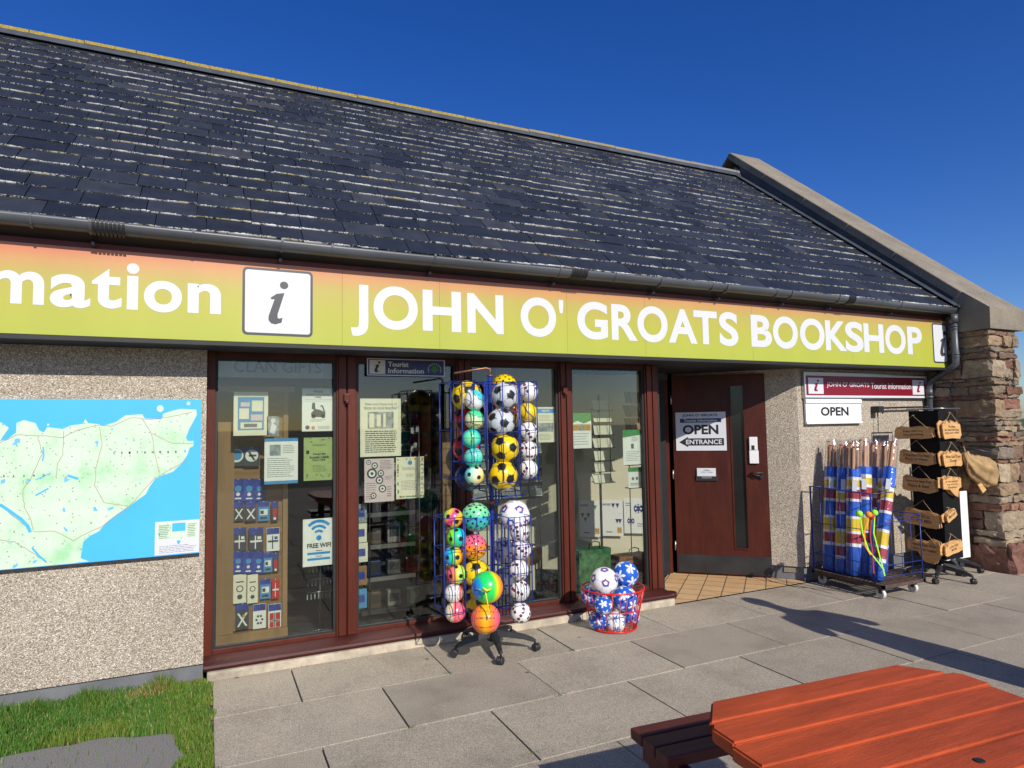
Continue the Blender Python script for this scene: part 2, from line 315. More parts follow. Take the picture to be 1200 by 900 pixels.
def text_into(bm_, body, A, B, D, off=.02, mi=0, pad=0, res=3):
    """text fitted into the rectangle with lower-left A, lower-right B, upper-left D"""
    me = textmesh(body, off, res); A, B, D = V(A), V(B), V(D)
    xs = [v.co.x for v in me.vertices]; ys = [v.co.y for v in me.vertices]
    if not xs: return
    x0, x1, y0, y1 = min(xs), max(xs), min(ys), max(ys); n = (B-A).cross(D-A).normalized()
    vs = [bm_.verts.new(A+(B-A)*((v.co.x-x0)/(x1-x0))+(D-A)*((v.co.y-y0)/(y1-y0))+n*pad) for v in me.vertices]
    for p in me.polygons:
        try: fc = bm_.faces.new([vs[i] for i in p.vertices]); fc.material_index = mi
        except ValueError: pass
    bpy.data.meshes.remove(me)
class Face:
    """a flat sheet standing in space; u,v in 0..1 from lower-left; layers lift 0.6 mm each"""
    def __init__(s, A, B, D, mb=None): s.A, s.B, s.D = V(A), V(B), V(D); s.n = (s.B-s.A).cross(s.D-s.A).normalized(); s.mb = mb or MB(); s.k = 0
    def pt(s, u, v, l=0): return s.A+(s.B-s.A)*u+(s.D-s.A)*v+s.n*l
    def slab(s, th=.003, mi=0): s.mb.prism([s.pt(0, 0, -th), s.pt(1, 0, -th), s.pt(1, 1, -th), s.pt(0, 1, -th)], s.n*th, mi)
    def rect(s, u0, v0, u1, v1, mi, l=1): e = l*.0006; s.mb.f([s.pt(u0, v0, e), s.pt(u1, v0, e), s.pt(u1, v1, e), s.pt(u0, v1, e)], mi)
    def poly(s, pts, mi, l=1): s.mb.f([s.pt(u, v, l*.0006) for u, v in pts], mi)
    def disc(s, u, v, r, mi, l=1, n=20, asp=None):
        asp = asp or (s.B-s.A).length/(s.D-s.A).length
        s.mb.f([s.pt(u+r*math.cos(2*math.pi*k/n), v+r*asp*math.sin(2*math.pi*k/n), l*.0006) for k in range(n)], mi)
    def text(s, body, u0, v0, u1, v1, mi, off=.02, l=2): text_into(s.mb.bm, body, s.pt(u0, v0, l*.0006), s.pt(u1, v0, l*.0006), s.pt(u0, v1, l*.0006), off, mi)
    def lines(s, u0, u1, v1, v0, n, mi, fill=.45, rag=.25):
        for i in range(n):
            v = v1-(i+.5)*(v1-v0)/n; h = (v1-v0)/n*fill/2; a = u0; e = u1-random.random()*rag*(u1-u0)
            while a < e-.01:
                w = random.uniform(.05, .16)*(u1-u0); s.rect(a, v-h, min(a+w, e), v+h, mi); a += w+.02*(u1-u0)
    def build(s, name, mats, parent=None): return s.mb.build(name, mats, parent, norm=False)
def px_face(x0, y0, x1, y1, Y):
    """sheet parallel to the shop front between two measured corners"""
    a, b = P(x0, y0, Y), P(x1, y1, Y); return Face((a.x, Y, b.z), (b.x, Y, b.z), (a.x, Y, a.z))

# ================================================================== SETTING
FY = 4.76      # wall face
g = MB(); g.f([(-900, -900, -.05), (900, -900, -.05), (900, 1500, -.05), (-900, 1500, -.05)]); tag(g.build('ground', M['field'], origin=(0, 0, -.05)), kind='structure')
g = MB(); g.f([(-30, -14, -.03), (30, -14, -.03), (30, 4.9, -.03), (-30, 4.9, -.03)]); tag(g.build('forecourt', M['joint'], origin=(0, 0, -.03)), kind='structure')
g = MB(); pts = [(-6, 3.9), (-1.3, 4.0), (-.9, 4.11), (-.55, 4.12), (-.28, 4.07), (-.13, 4.0), (-.10, 3.85), (-.12, 3.6), (-.16, 3.2), (-.2, 2.5), (-6, 2.5)]
pts2 = []
for i in range(len(pts)):
    a_, b_ = pts[i], pts[(i+1) % len(pts)]
    for k_ in range(8): x, y = a_[0]+(b_[0]-a_[0])*k_/8, a_[1]+(b_[1]-a_[1])*k_/8; q = noise.noise_vector(V((x*6, y*6, 1)))*.05; pts2.append((x+q.x, y+q.y))
pts = pts2; g.f([(x, y, -.006) for x, y in pts]); tag(g.build('path', M['tarmac']), kind='structure')
g = MB(); g.f([(-6, 2.4, -.012), (.062, 2.4, -.012), (.062, 4.76, -.012), (-6, 4.76, -.012)]); tag(g.build('soil_bed', M['soil']), kind='structure')
# paving slabs
pv = MB(uv=True); rowp = .612; offs = [.53, 1.0, 1.47, .05]; k = 0
for r in range(0, 22):
    y1 = 4.715-r*rowp; y0 = y1-rowp; ox = offs[r] if r < 4 else offs[r % 3]+.1*(r % 2)
    x = ox-.925*(8 if r > 3 else 2)
    while x < 13:
        x0, x1 = x, x+.925; x += .925
        if r <= 3 and x1 <= .1: continue
        if r <= 5: x0 = max(x0, .05) if r <= 3 else max(x0, .05)
        if x1-x0 < .06: continue
        if r <= 5 and x0 < .14: x0 = .05
        k += 1; ga = .0045; gb = .003; jz = random.uniform(-.0022, .0022); tx, ty = random.uniform(-.002, .002), random.uniform(-.002, .002)
        a, b_, c_, d_ = (x0+ga, y0+gb), (x1-ga, y0+gb), (x1-ga, y1-gb), (x0+ga, y1-gb); cr = .002
        top = [(a[0]+cr, a[1]+cr), (b_[0]-cr, b_[1]+cr), (c_[0]-cr, c_[1]-cr), (d_[0]+cr, d_[1]-cr)]
        zz_ = lambda p: jz+tx*(p[0]-x0)+ty*(p[1]-y0)
        T = [(p[0], p[1], zz_(p)) for p in top]; B = [(p[0], p[1], zz_(p)-.002) for p in (a, b_, c_, d_)]; D = [(p[0], p[1], -.03) for p in (a, b_, c_, d_)]
        for fc in [pv.f(T)]+[pv.f([B[i], B[(i+1) % 4], T[(i+1) % 4], T[i]]) for i in range(4)]+[pv.f([D[i], D[(i+1) % 4], B[(i+1) % 4], B[i]]) for i in range(4)]:
            for l in fc.loops: l[pv.uv].uv = (k+.5, 0)
tag(pv.build('paving', M['paving'], norm=False), kind='structure')
e = MB(); e.box((.02, 4.70, -.03), (3.76, 4.86, .055), bev=.012); tag(e.build('kerb', M['concrete']), kind='structure')
e = MB(); e.f([(3.70, 4.717, .006), (5.40, 4.717, .006), (5.44, 4.77, .006), (5.0, 5.3, .006), (4.55, 5.75, .006), (3.70, 5.0, .006)]); tag(e.build('entrance_floor', M['tile']), kind='structure')
# grass: blades as one mesh
gb_ = MB(col=True)
def inpoly(x, y, pl):
    c = False
    for i in range(len(pl)):
        (x1, y1), (x2, y2) = pl[i-1], pl[i]
        if (y1 > y) != (y2 > y) and x < (x2-x1)*(y-y1)/(y2-y1)+x1: c = not c
    return c
nb = 0
while nb < 42000:
    x = .07-abs(random.random())**1.0*3.2 if random.random() < .3 else random.uniform(-1.5, .07); y = random.uniform(2.6, 4.77)
    if inpoly(x, y, pts):
        if random.random() > .012: continue
        ed = True
    else: ed = False
    if x > .05+.035*noise.noise(V((y*9, 3, 0))): continue
    near = max(0, 1-(4.76-y)/.35); cl = noise.noise(V((x*5, y*5, 2)))
    dmin = y-4.05 if x < -.1 else x+.15
    if y < 3.9 and x < -.16 and not ed: continue
    hgt = random.uniform(.011, .036)*(1+1.9*near*max(0, cl+.45))*(.8+.8*cl)
    if x > -.16: hgt *= .75
    dry = math.hypot((x+.32)/.12, (y-4.63)/.07) < 1
    r_ = random.random(); ye = noise.noise(V((x*3, y*3, 9)))
    if dry and r_ < .45: colr = (.36, .24, .09)
    elif r_ < .06: colr = (.30, .25, .08)
    else:
        q = random.uniform(.7, 1.25); yr = max(0, ye)+(.35 if x > -.2 else 0)*random.random(); colr = (.068*q+.13*yr, .165*q+.05*yr, .016*q)
    gb_.cc = colr; a = random.uniform(0, 6.28); w = random.uniform(.0011, .0027); ln = random.uniform(.1, .7)*hgt; a2 = random.uniform(0, 6.28)
    dx, dy = math.cos(a)*w, math.sin(a)*w; lx, ly = math.cos(a2)*ln, math.sin(a2)*ln
    gb_.f([(x-dx, y-dy, -.012), (x+dx, y+dy, -.012), (x+dx*.7+lx*.4, y+dy*.7+ly*.4, hgt*.6), (x-dx*.7+lx*.4, y-dy*.7+ly*.4, hgt*.6)])
    gb_.f([(x-dx*.7+lx*.4, y-dy*.7+ly*.4, hgt*.6), (x+dx*.7+lx*.4, y+dy*.7+ly*.4, hgt*.6), (x+lx, y+ly, hgt)]); nb += 1
for jx, jy, jr in ((1.45, 4.12, .02), (.062, 3.5, .02), (1.0, 3.49, .025), (2.37, 4.12, .015), (1.92, 3.49, .02), (.6, 4.70, .03), (2.3, 4.705, .02), (3.3, 4.70, .02), (5.49, 4.12, .02), (1.47, 2.95, .05), (4.4, 3.49, .02)):
    for _ in range(26):
        gb_.cc = (.06, .12, .02); a = random.uniform(0, 6.28); x, y = jx+random.gauss(0, jr), jy+random.gauss(0, .006); hg = random.uniform(.006, .018); gb_.f([(x-.0016, y, -.01), (x+.0016, y, -.01), (x+math.cos(a)*hg*.6, y+math.sin(a)*hg*.6, hg)])
tag(gb_.build('grass', M['blade'], norm=False), 'short green grass along the foot of the pebbledash wall', 'grass', kind='stuff')

# ================================================================== BUILDING
B = thing('shop_building', (3.7, FY, 0), 'long low pebbledash shop with slate roof, red-brown windows and a rubble stone gable', 'building')
GX = 7.5; WF = 4.88   # gable plane, window frame face
w = MB(); w.box((-7, FY, .10), (-.002, FY+.3, 2.9)); w.build('wall', M['render'], B)
w = MB(); w.box((-7, FY+.02, -.05), (-.002, FY+.3, .10)); w.build('plinth', M['plinth'], B)
w = MB(); w.prism([(5.43, FY, .14), (GX+.02, FY, .14), (GX+.02, FY+.3, .14), (5.5, 5.2, .14), (4.72, 5.85, .14), (4.62, 5.72, .14)], (0, 0, 2.7)); w.build('wall', M['render'], B)
w = MB(); w.prism([(5.44, FY+.02, -.05), (GX+.02, FY+.02, -.05), (GX+.02, FY+.3, -.05), (5.5, 5.2, -.05), (4.74, 5.85, -.05), (4.64, 5.74, -.05)], (0, 0, .19)); w.build('plinth', M['plinth'], B)
w = MB(); w.box((-.002, FY+.06, 2.16), (5.5, FY+.3, 2.9)); w.box((3.6, 5.06, 2.16), (5.4, 6.2, 2.9)); w.build('lintel', M['dark'], B)
w = MB(); w.box((-7, 4.47, 2.135), (GX, FY+.06, 2.16)); w.box((3.66, FY+.06, 2.135), (5.4, 5.06, 2.158)); w.box((3.66, 5.062, 2.135), (5.4, 6.0, 2.158)); w.build('soffit', M['dark'], B)
w = MB(); w.box((-7, 4.50, 2.161), (GX, 4.54, 2.82)); w.build('fascia_board', M['maroonboard'], B)
# roof
E0, E1 = V((0, 4.345, 2.815)), V((0, 7.53, 5.455)); sl = (E1-E0); SL = sl.length; su = sl.normalized(); sn = V((0, -su.z, su.y))
rf = MB(uv=True); ncr = 20; ex = SL/ncr; k = 0
for r in range(ncr+1):
    s0 = r*ex-.01; x = -7+random.random()*.3
    while x < GX:
        wd = random.uniform(.25, .37); x0, x1 = x, min(x+wd, GX); x += wd; k += 1
        if x1-x0 < .03: continue
        th = random.uniform(.006, .010); lift = random.uniform(.011, .017); j0, j1 = random.uniform(-.008, .006), random.uniform(-.008, .006); g_ = .0025; ln = min(ex*1.25, SL-s0+.02)
        if ln < .05: continue
        def q(xx, ss, hh): return V((xx, E0.y, E0.z))+su*ss+sn*hh
        a, b_ = q(x0+g_, s0+j0, lift), q(x1-g_, s0+j1, lift); c_, d_ = q(x1-g_, s0+ln, .004), q(x0+g_, s0+ln, .004)
        al, bl = q(x0+g_, s0+j0, lift-th), q(x1-g_, s0+j1, lift-th); cl_, dl = q(x1-g_, s0+ln, -.004), q(x0+g_, s0+ln, -.004)
        for vs, us in (((a, b_, c_, d_), ((0.02, 0), (.98, 0), (.98, 1), (.02, 1))), ((al, bl, b_, a), ((.02, 0), (.98, 0), (.98, .02), (.02, .02))), ((bl, cl_, c_, b_), ((.97, 0), (.97, 1), (.99, 1), (.99, 0))), ((dl, al, a, d_), ((.03, 1), (.03, 0), (.01, 0), (.01, 1)))):
            fc = rf.f(vs)
            for l, u_ in zip(fc.loops, us): l[rf.uv].uv = (k+u_[0], u_[1])
rf.build('roof', M['slate'], B, norm=False); roof = B.children[-1]
w = MB(); w.prism([(-7, E0.y+.02, E0.z-.02), (-7, E1.y, E1.z-.02), (-7, E1.y+3.2, E0.z), (-7, FY+.3, 2.7), (-7, FY, 2.7), (-7, 4.545, 2.7)], (14.5, 0, 0)); w.build('roof_core', M['dark'], B)
w = MB()
x = -7
while x < GX-.06:
    x1 = min(x+.45, GX-.02); q_ = random.uniform(-.004, .004)
    w.prism([(x+.003, E1.y-.10, E1.z+.005+q_), (x+.003, E1.y-.085, E1.z+.045+q_), (x+.003, E1.y+.03, E1.z+.105+q_), (x+.003, E1.y+.15, E1.z+.04+q_), (x+.003, E1.y+.15, E1.z-.02)], (x1-x-.006, 0, 0)); x = x1
w.build('ridge', M['ridge'], roof)
w = MB(); w.prism([(-7, E1.y-.125, E1.z-.055), (-7, E1.y-.10, E1.z+.002), (-7, E1.y-.06, E1.z+.01), (-7, E1.y-.06, E1.z-.04)], (14.48, 0, 0)); w.build('ridge_flashing', M['lead'], roof)
# flashing along the gable
def rq(x, s_, h_): return V((x, E0.y, E0.z))+su*s_+sn*h_
w = MB(); w.prism([rq(GX-.15, -.02, .030), rq(GX-.004, -.02, .030), rq(GX-.004, SL-.02, .030), rq(GX-.15, SL-.02, .030)], sn*.006); w.build('flashing', M['lead'], roof)
w = MB(); w.prism([rq(GX-.02, .02, .03), rq(GX-.02, SL, .03), rq(GX-.02, SL, .15), rq(GX-.02, .25, .15)], (.016, 0, 0)); w.build('flashing', M['lead'], roof)
# gable: stones
cols = [(.21, .105, .07), (.30, .21, .13), (.24, .18, .125), (.19, .155, .12), (.25, .135, .09), (.28, .22, .155), (.19, .12, .085), (.34, .27, .18)]
gw = MB(col=True); GY0 = 4.06; GX1 = 7.99
def stone(a, b, cc, rr=.019):
    bm2 = bmesh.new(); bmesh.ops.create_cube(bm2, size=1); a, b = V(a), V(b); bmesh.ops.subdivide_edges(bm2, edges=bm2.edges, cuts=6, use_grid_fill=True); c0 = (a+b)/2; d = b-a; sd_ = random.random()*99
    RT = Matrix.Rotation(random.uniform(-.035, .035), 3, 'Y')
    for v_ in bm2.verts:
        p = v_.co*2; L_ = max(abs(p.x), abs(p.y), abs(p.z)); q = V((abs(p.x)**6+abs(p.y)**6+abs(p.z)**6,))if 0 else (abs(p.x)**24+abs(p.y)**24+abs(p.z)**24)**(1/24); p = p/q
        w_ = c0+RT @ V((p.x*d.x/2, p.y*d.y/2, p.z*d.z/2)); n_ = noise.noise_vector(w_*8+V((sd_, 0, 0)))*rr+noise.noise_vector(w_*26)*rr*.6+noise.noise_vector(w_*70)*rr*.25; v_.co = w_+n_
    gw.cc = cc; mp = {}
    for v_ in bm2.verts: mp[v_] = gw.bm.verts.new(v_.co)
    for fc in bm2.faces:
        nf = gw.bm.faces.new([mp[v_] for v_ in fc.verts]); nf.smooth = False
        for l in nf.loops: l[gw.col] = (*cc, 1)
    bm2.free()
random.seed(5); z = -.04
while z < 2.50:
    h_ = random.choice([.035, .045, .05, .06, .07, .08, .10, .14, .20]) if z > .05 else .3
    h_ = min(h_, 2.54-z)
    if z > 2.05: h_ = min(h_, random.choice([.06, .07, .12])) 
    if 2.54-z-h_ < .04: h_ = 2.54-z
    # courses: corner stone wraps front and side
    cw = random.uniform(.12, .30) if z > .05 else .3; cd = random.uniform(.15, .42)
    def cc_():
        c0 = random.choice(cols); q = random.uniform(.8, 1.2); return tuple(x*q for x in c0)
    f_ = .0 if z > .35 else .05
    batter = .02*(1-z/2.5)
    stone((GX-f_*.4-batter, GY0-random.uniform(0, .018)-f_*.6-batter, z+.004), (GX+cw, GY0+cd, z+h_-.006), cc_())
    x = GX+cw+.008
    while x < GX1:
        ww = random.uniform(.12, .30); x1 = min(x+ww, GX1)
        if GX1-x1 < .08: x1 = GX1
        zz1 = z
        if h_ > .15 and random.random() < .6:
            stone((x, GY0-random.uniform(-.006, .018)-batter, z+.004), (x1, GY0+.15, z+h_*.45), cc_()); stone((x, GY0-random.uniform(-.006, .018), z+h_*.47), (x1, GY0+.15, z+h_-.006), cc_())
        else: stone((x, GY0-random.uniform(-.006, .018)-batter, z+.004), (x1, GY0+.15, z+h_-.006), cc_())
        x = x1+.008
    y = GY0+cd+.008
    while y < FY-.02:
        ww = random.uniform(.12, .34); y1 = min(y+ww, FY+.02)
        if h_ > .11 and random.random() < .7:
            stone((GX-random.uniform(-.006, .018), y, z+.004), (GX+.15, y1, z+h_*.5), cc_()); stone((GX-random.uniform(-.006, .018), y, z+h_*.52), (GX+.15, y1, z+h_-.006), cc_())
        else: stone((GX-random.uniform(-.006, .018), y, z+.004), (GX+.15, y1, z+h_-.006), cc_())
        y = y1+.008
    z += h_
stone((GX-.035, GY0-.12, -.05), (GX+.34, GY0+.22, .30), (.20, .10, .075), .03)
gw.build('gable_wall', M['stone'], B); gab = B.children[-1]
w = MB(); w.box((GX+.022, GY0+.026, -.05), (GX1-.02, FY+.3, 2.54)); w.prism([(GX+.002, 4.3, 2.54), (GX+.002, FY, 2.545), (GX+.002, 10.6, 2.9), (GX+.002, E1.y+.05, E1.z+.16), (GX+.002, 4.30, 2.80)], (.46, 0, 0)); w.build('mortar', M['mortar'], gab)
w = MB()
# sloping coping in lengths
T0, T1 = V((0, 4.29, 2.985)), V((0, 7.64, 5.872)); cu_ = (T1-T0).normalized(); cn = V((0, -cu_.z, cu_.y)); CL = (T1-T0).length; s0 = 0
for s1 in (.95, 1.75, 2.6, 3.5, CL):
    a, b_ = T0+cu_*(s0+.003), T0+cu_*(s1-.003)
    w.prism([(GX-.03, *(a)[1:]), (GX-.03, *(b_)[1:]), (GX-.03, *(b_-cn*.10)[1:]), (GX-.03, *(a-cn*.10)[1:])], (.62, 0, 0)); s0 = s1
bmesh.ops.bevel(w.bm, geom=w.bm.edges, offset=.008, segments=1, affect='EDGES')
w.prism([(GX-.03, T1.y, T1.z), (GX-.03, T1.y-cn.y*.10, T1.z-cn.z*.10), (GX-.03, T1.y+1.9, 4.0), (GX-.03, T1.y+2.0, 4.15)], (.62, 0, 0))
w.prism([(GX-.025, 4.03, 2.545), (GX-.025, 4.025, 2.77), (GX-.025, T0.y-.002, T0.z-.002), (GX-.025, 4.38, 2.95), (GX-.025, 4.44, 2.80), (GX-.025, 4.44, 2.545)], (.625, 0, 0))
w.build('coping', M['coping'], gab)
# gutter (half round) with brackets, joints, downpipe
w = MB(); gcy, gcz, gr = 4.372, 2.808, .060; prof = [(math.cos(a)*gr, math.sin(a)*gr) for a in [math.pi+math.pi*i/12 for i in range(13)]]
inner = [(math.cos(a)*(gr-.005), math.sin(a)*(gr-.005)) for a in [2*math.pi-math.pi*i/12 for i in range(13)]]
ring = prof+inner
pr = [(gcy+a, gcz+c_) for a, c_ in ring]
nX = 40; xs = [-7+(GX-.09+7)*i/nX for i in range(nX+1)]; rr_ = []
for x in xs: rr_.append([w.bm.verts.new((x, y_, z_-.006*math.sin(x*1.1))) for y_, z_ in pr])
for i in range(nX):
    for j in range(len(pr)):
        fc = w.bm.faces.new((rr_[i][j], rr_[i][(j+1) % len(pr)], rr_[i+1][(j+1) % len(pr)], rr_[i+1][j])); fc.smooth = j not in (12, 25)
w.bm.faces.new(rr_[0]); w.bm.faces.new(rr_[-1][::-1])
w.build('gutter', M['pvc'], B); gut = B.children[-1]
def band(mb, x, wd, rad, zc=gcz, th=.006):
    a_ = [math.pi*.97+math.pi*1.06*i/14 for i in range(15)]
    o_ = [(gcy+math.cos(a)*rad, zc+math.sin(a)*rad) for a in a_]; i_ = [(gcy+math.cos(a)*(rad-th), zc+math.sin(a)*(rad-th)) for a in a_][::-1]
    mb.prism([(x, y_, z_) for y_, z_ in o_+i_], (wd, 0, 0))
def gx(px): return P(px, 300, 4.33).x
for px in (103, 329, 508, 655, 773, 850, 925, 980, 1052):
    w = MB(); x = gx(px); band(w, x, .016, gr+.007); w.box((x, 4.43, 2.70), (x+.016, 4.497, 2.715)); w.build('gutter_bracket', M['pvc'], gut)
for px, n_ in ((105, 8), (668, 7), (990, 5)):
    w = MB(); x = gx(px)+.01
    for i in range(n_): band(w, x+i*.021, .014, gr+.008+.001*(i % 2), th=.0065)
    w.build('gutter_joint', M['blackpl'], gut)
for px in (33, 225, 388, 563, 720, 833, 908, 1030):
    w = MB(); band(w, gx(px), .012, gr+.0035); w.build('gutter_joint', M['pvc'], gut)
w = MB(); dx = 7.458; w.tube([(dx, 4.385, 2.725), (dx, 4.385, 2.26), (dx, 4.39, 2.20), (dx+.0, 4.43, 2.165), (dx+.0, 4.62, 2.06), (dx, 4.68, 2.02), (dx, 4.70, 1.95), (dx, 4.70, .05)], .034, 16)
w.tube([(dx, 4.385, 2.745), (dx, 4.385, 2.65)], .046, 16)
for zz_ in (2.58, 2.61, 2.27, 2.30): w.tube([(dx, 4.385, zz_), (dx, 4.385, zz_+.012)], .0405, 16)
w.tube([(dx, 4.70, 1.94), (dx, 4.70, 1.86)], .0405, 16); w.build('downpipe', M['pvc'], B); dp = B.children[-1]
for zz_ in (1.95-.12, .9): w = MB(); w.tube([(dx, 4.70, zz_), (dx, 4.70, zz_+.03)], .043, 16); w.box((dx-.06, 4.735, zz_), (dx+.06, 4.757, zz_+.03)); w.build('pipe_clip', M['pvc'], dp)
w = MB(); w.tube([(GX-.06, 4.33, 2.80), (GX-.03, 4.345, 2.84)], .03, 10); w.build('gutter_end', M['blackpl'], gut)

# windows: four bays
bays = [(.052, .862, 2.118), (1.012, 1.80, 2.085), (1.925, 2.73, 2.085), (2.86, 3.63, 2.118)]
gz0 = .17
for i, (x0, x1, zt) in enumerate(bays):
    xl = .0 if i == 0 else (bays[i-1][1]+x0)/2; xr = 3.765 if i == 3 else (x1+bays[i+1][0])/2
    if i: xl += .001
    if i < 3: xr -= .001
    w = MB(); d0, d1 = WF, WF+.085
    zb, zt = .108, 2.105
    w.box((xl, d0, zb-.03), (x0, d1, 2.158), bev=.004); w.box((x1, d0, zb-.03), (xr, d1, 2.158), bev=.004)
    w.box((x0, d0+.012, zb-.03), (x1, d1, zb+.03), bev=.004); w.box((x0, d0+.012, zt), (x1, d1, 2.157), bev=.004)
    # inner glazing beads
    w.build('window', M['frame'], B); wo = B.children[-1]; w = MB()
    for a, c_ in (((x0+.0005, d0+.018, zb+.0305), (x0+.016, d0+.050, zt-.0005)), ((x1-.018, d0+.018, zb+.0305), (x1-.0005, d0+.050, zt-.0005)), ((x0+.0165, d0+.018, zb+.031), (x1-.0185, d0+.050, zb+.042)), ((x0+.0165, d0+.018, zt-.02), (x1-.0185, d0+.050, zt-.001))): w.box(a, c_)
    w.build('gasket', M['dark'], wo)
    w = MB(); w.box((x0+.002, WF+.052, zb+.032), (x1-.002, WF+.057, zt-.002)); w.build('pane', M['glass'], wo)
w = MB()   # grooved mullion covers
for xa, xb in ((.876, .93), (.942, .998), (1.814, 1.858), (1.868, 1.912), (2.744, 2.79), (2.80, 2.846), (3.645, 3.698), (3.708, 3.76)):
    w.box((xa, WF-.018, .112), (xb, WF-.0015, 2.133), bev=.004)
w.build('mullion', M['frame'], B)
w = MB(); sillp = [(0, 4.715, .066), (0, 4.707, .078), (0, 4.715, .092), (0, 4.80, .103), (0, 4.86, .110), (0, 4.895, .110), (0, 4.895, .058), (0, 4.72, .058)]
w.prism([(x_+.0, y_, z_) for x_, y_, z_ in sillp], (3.76, 0, 0)); w.tube([(3.76, 4.765, .06), (3.76, 4.765, .098)], .055, 20); w.build('window_sill', M['sill'], B)
for px, py in ((406, 466), (661, 457)):
    w = MB(); p = P(px, py, WF-.02); w.box((p.x-.022, WF-.05, p.z-.03), (p.x+.022, WF-.018, p.z+.028), bev=.006); w.box((p.x-.012, WF-.065, p.z-.045), (p.x+.012, WF-.03, p.z-.02), bev=.004); w.build('latch', M['frame'], B)
# entrance: door posts and head
w = MB(); w.box((3.80, 4.985, .0), (3.86, 5.045, 2.13), bev=.004); w.build('doorway_upright', M['frame'], B)
w = MB(); w.box((-.035, -.035, 0), (.035, .035, 2.13), mat=Matrix.Translation((4.50, 5.70, 0)) @ Matrix.Rotation(R(-45), 4, 'Z')); w.build('doorway_upright', M['frame'], B)
w = MB(); w.box((3.767, WF+.01, .0), (3.80, 4.985, 2.13)); w.build('doorway_upright', M['dark'], B)
# door leaf
DH, DE = V((4.555, 5.64, 0)), V((5.245, 5.005, 0)); du = (DE-DH).normalized(); dn = V((du.y, -du.x, 0)); DW = (DE-DH).length
if dn.y > 0: dn = -dn
def dm(u, d, z): return DH+du*u+dn*d+V((0, 0, z))
DMat = Matrix((( du.x, -dn.x, 0, DH.x), (du.y, -dn.y, 0, DH.y), (0, 0, 1, 0), (0, 0, 0, 1)))   # local x along door, y inward(+), z up
def don(px, py): p = hit(px, py, DH+dn*.02, dn); return (p-DH).dot(du), p.z
u0, zg1 = don(862, 452); u1, _ = don(872, 452); 
_, zg0 = don(872, 636); gu0, gu1 = don(856, 540)[0], don(872, 540)[0]
gl_u0, gl_u1 = .60, .72
w = MB(); zt = 2.10
w.box((0, -.02, .02), (gl_u0, .02, zt), mat=DMat); w.box((gl_u1, -.02, .02), (DW, .02, zt), mat=DMat); w.box((gl_u0, -.02, .02), (gl_u1, .02, .30), mat=DMat); w.box((gl_u0, -.02, 1.98), (gl_u1, .02, zt), mat=DMat)
for a, c_ in (((gl_u0-.016, -.028, .285), (gl_u0, -.0205, 1.995)), ((gl_u1, -.028, .285), (gl_u1+.016, -.0205, 1.995)), ((gl_u0, -.028, .285), (gl_u1, -.0205, .30)), ((gl_u0, -.028, 1.98), (gl_u1, -.0205, 1.995))): w.box(a, c_, mat=DMat)
w.build('door', M['door'], B); door = B.children[-1]; door['label'] = 'red-brown shop door standing open with a narrow glazed slot'
w = MB(); w.box((gl_u0, -.003, .30), (gl_u1, .003, 1.98), mat=DMat); w.build('door_glass', newmat('dark_obscured_glass', (.012, .014, .013), .12)[0], door)
w = MB(); w.box((.012, -.0245, .03), (DW-.005, -.0205, .215), mat=DMat)
for uu in (.04, .3, .6, .88):
    for zz_ in (.05, .195): w.tube([DMat @ V((uu, -.0245, zz_)), DMat @ V((uu, -.0275, zz_))], .006, 8)
w.build('kick_plate', M['kick'], door)
w = MB()
u_h, z_h = don(885, 555)
w.tube([DMat @ V(p) for p in ((.77, -.022, z_h), (.77, -.06, z_h+.005), (.80, -.065, z_h+.01), (.88, -.065, z_h+.008), (.885, -.03, z_h+.008))], .009, 10); w.tube([DMat @ V(p) for p in ((.775, -.045, z_h-.012), (.83, -.062, z_h-.02), (.88, -.04, z_h-.02))], .006, 8)
w.tube([DMat @ V(p) for p in ((.872, -.02, z_h-.03), (.872, -.045, z_h-.03))], .02, 14); w.build('handle', M['blackpl'], door)
w = MB(); u_a, z_a = don(814, 560); u_b, z_b = don(837, 553); w.box((.22, -.035, z_a-.03), (.44, -.0205, z_a+.035), mat=DMat, bev=.004); w.box((.28, -.038, z_a-.004), (.38, -.0352, z_a+.018), 1, DMat); w.build('letter_box', [M['blackpl'], M['steel']], door)
w = MB(); kz0, kz1 = don(880, 543)[1], don(880, 512)[1]; w.box((.765, -.05, (kz0+kz1)/2), (.845, -.021, kz1), mat=DMat, bev=.006); w.box((.762, -.045, kz0), (.852, -.0212, (kz0+kz1)/2-.002), mat=DMat, bev=.004); w.box((.785, -.052, (kz0+kz1)/2+.005), (.815, -.05, (kz0+kz1)/2+.05), 1, DMat); w.build('keypad', [M['white'], M['blackpl']], door)
for zz_ in (.30, 1.05, 1.85):
    w = MB(); w.tube([DMat @ V((-.012, -.02, zz_-.05)), DMat @ V((-.012, -.02, zz_+.05))], .009, 10); w.build('hinge', M['steel'], door)
w = MB(); p = P(925, 671, 5.0); w.box((-.12, -.008, -.022), (.02, .008, .022), mat=Matrix.Translation((5.40, 4.83, .10)) @ Matrix.Rotation(R(-47), 4, 'Z')); w.build('vent', M['coping'], B)
# door closer arm at the top of the porch
w = MB(); w.box((3.95, 5.2, 2.03), (4.15, 5.26, 2.09)); w.tube([(4.0, 5.2, 2.02), (4.3, 5.5, 2.02)], .008); w.build('door_closer', M['dark'], B)
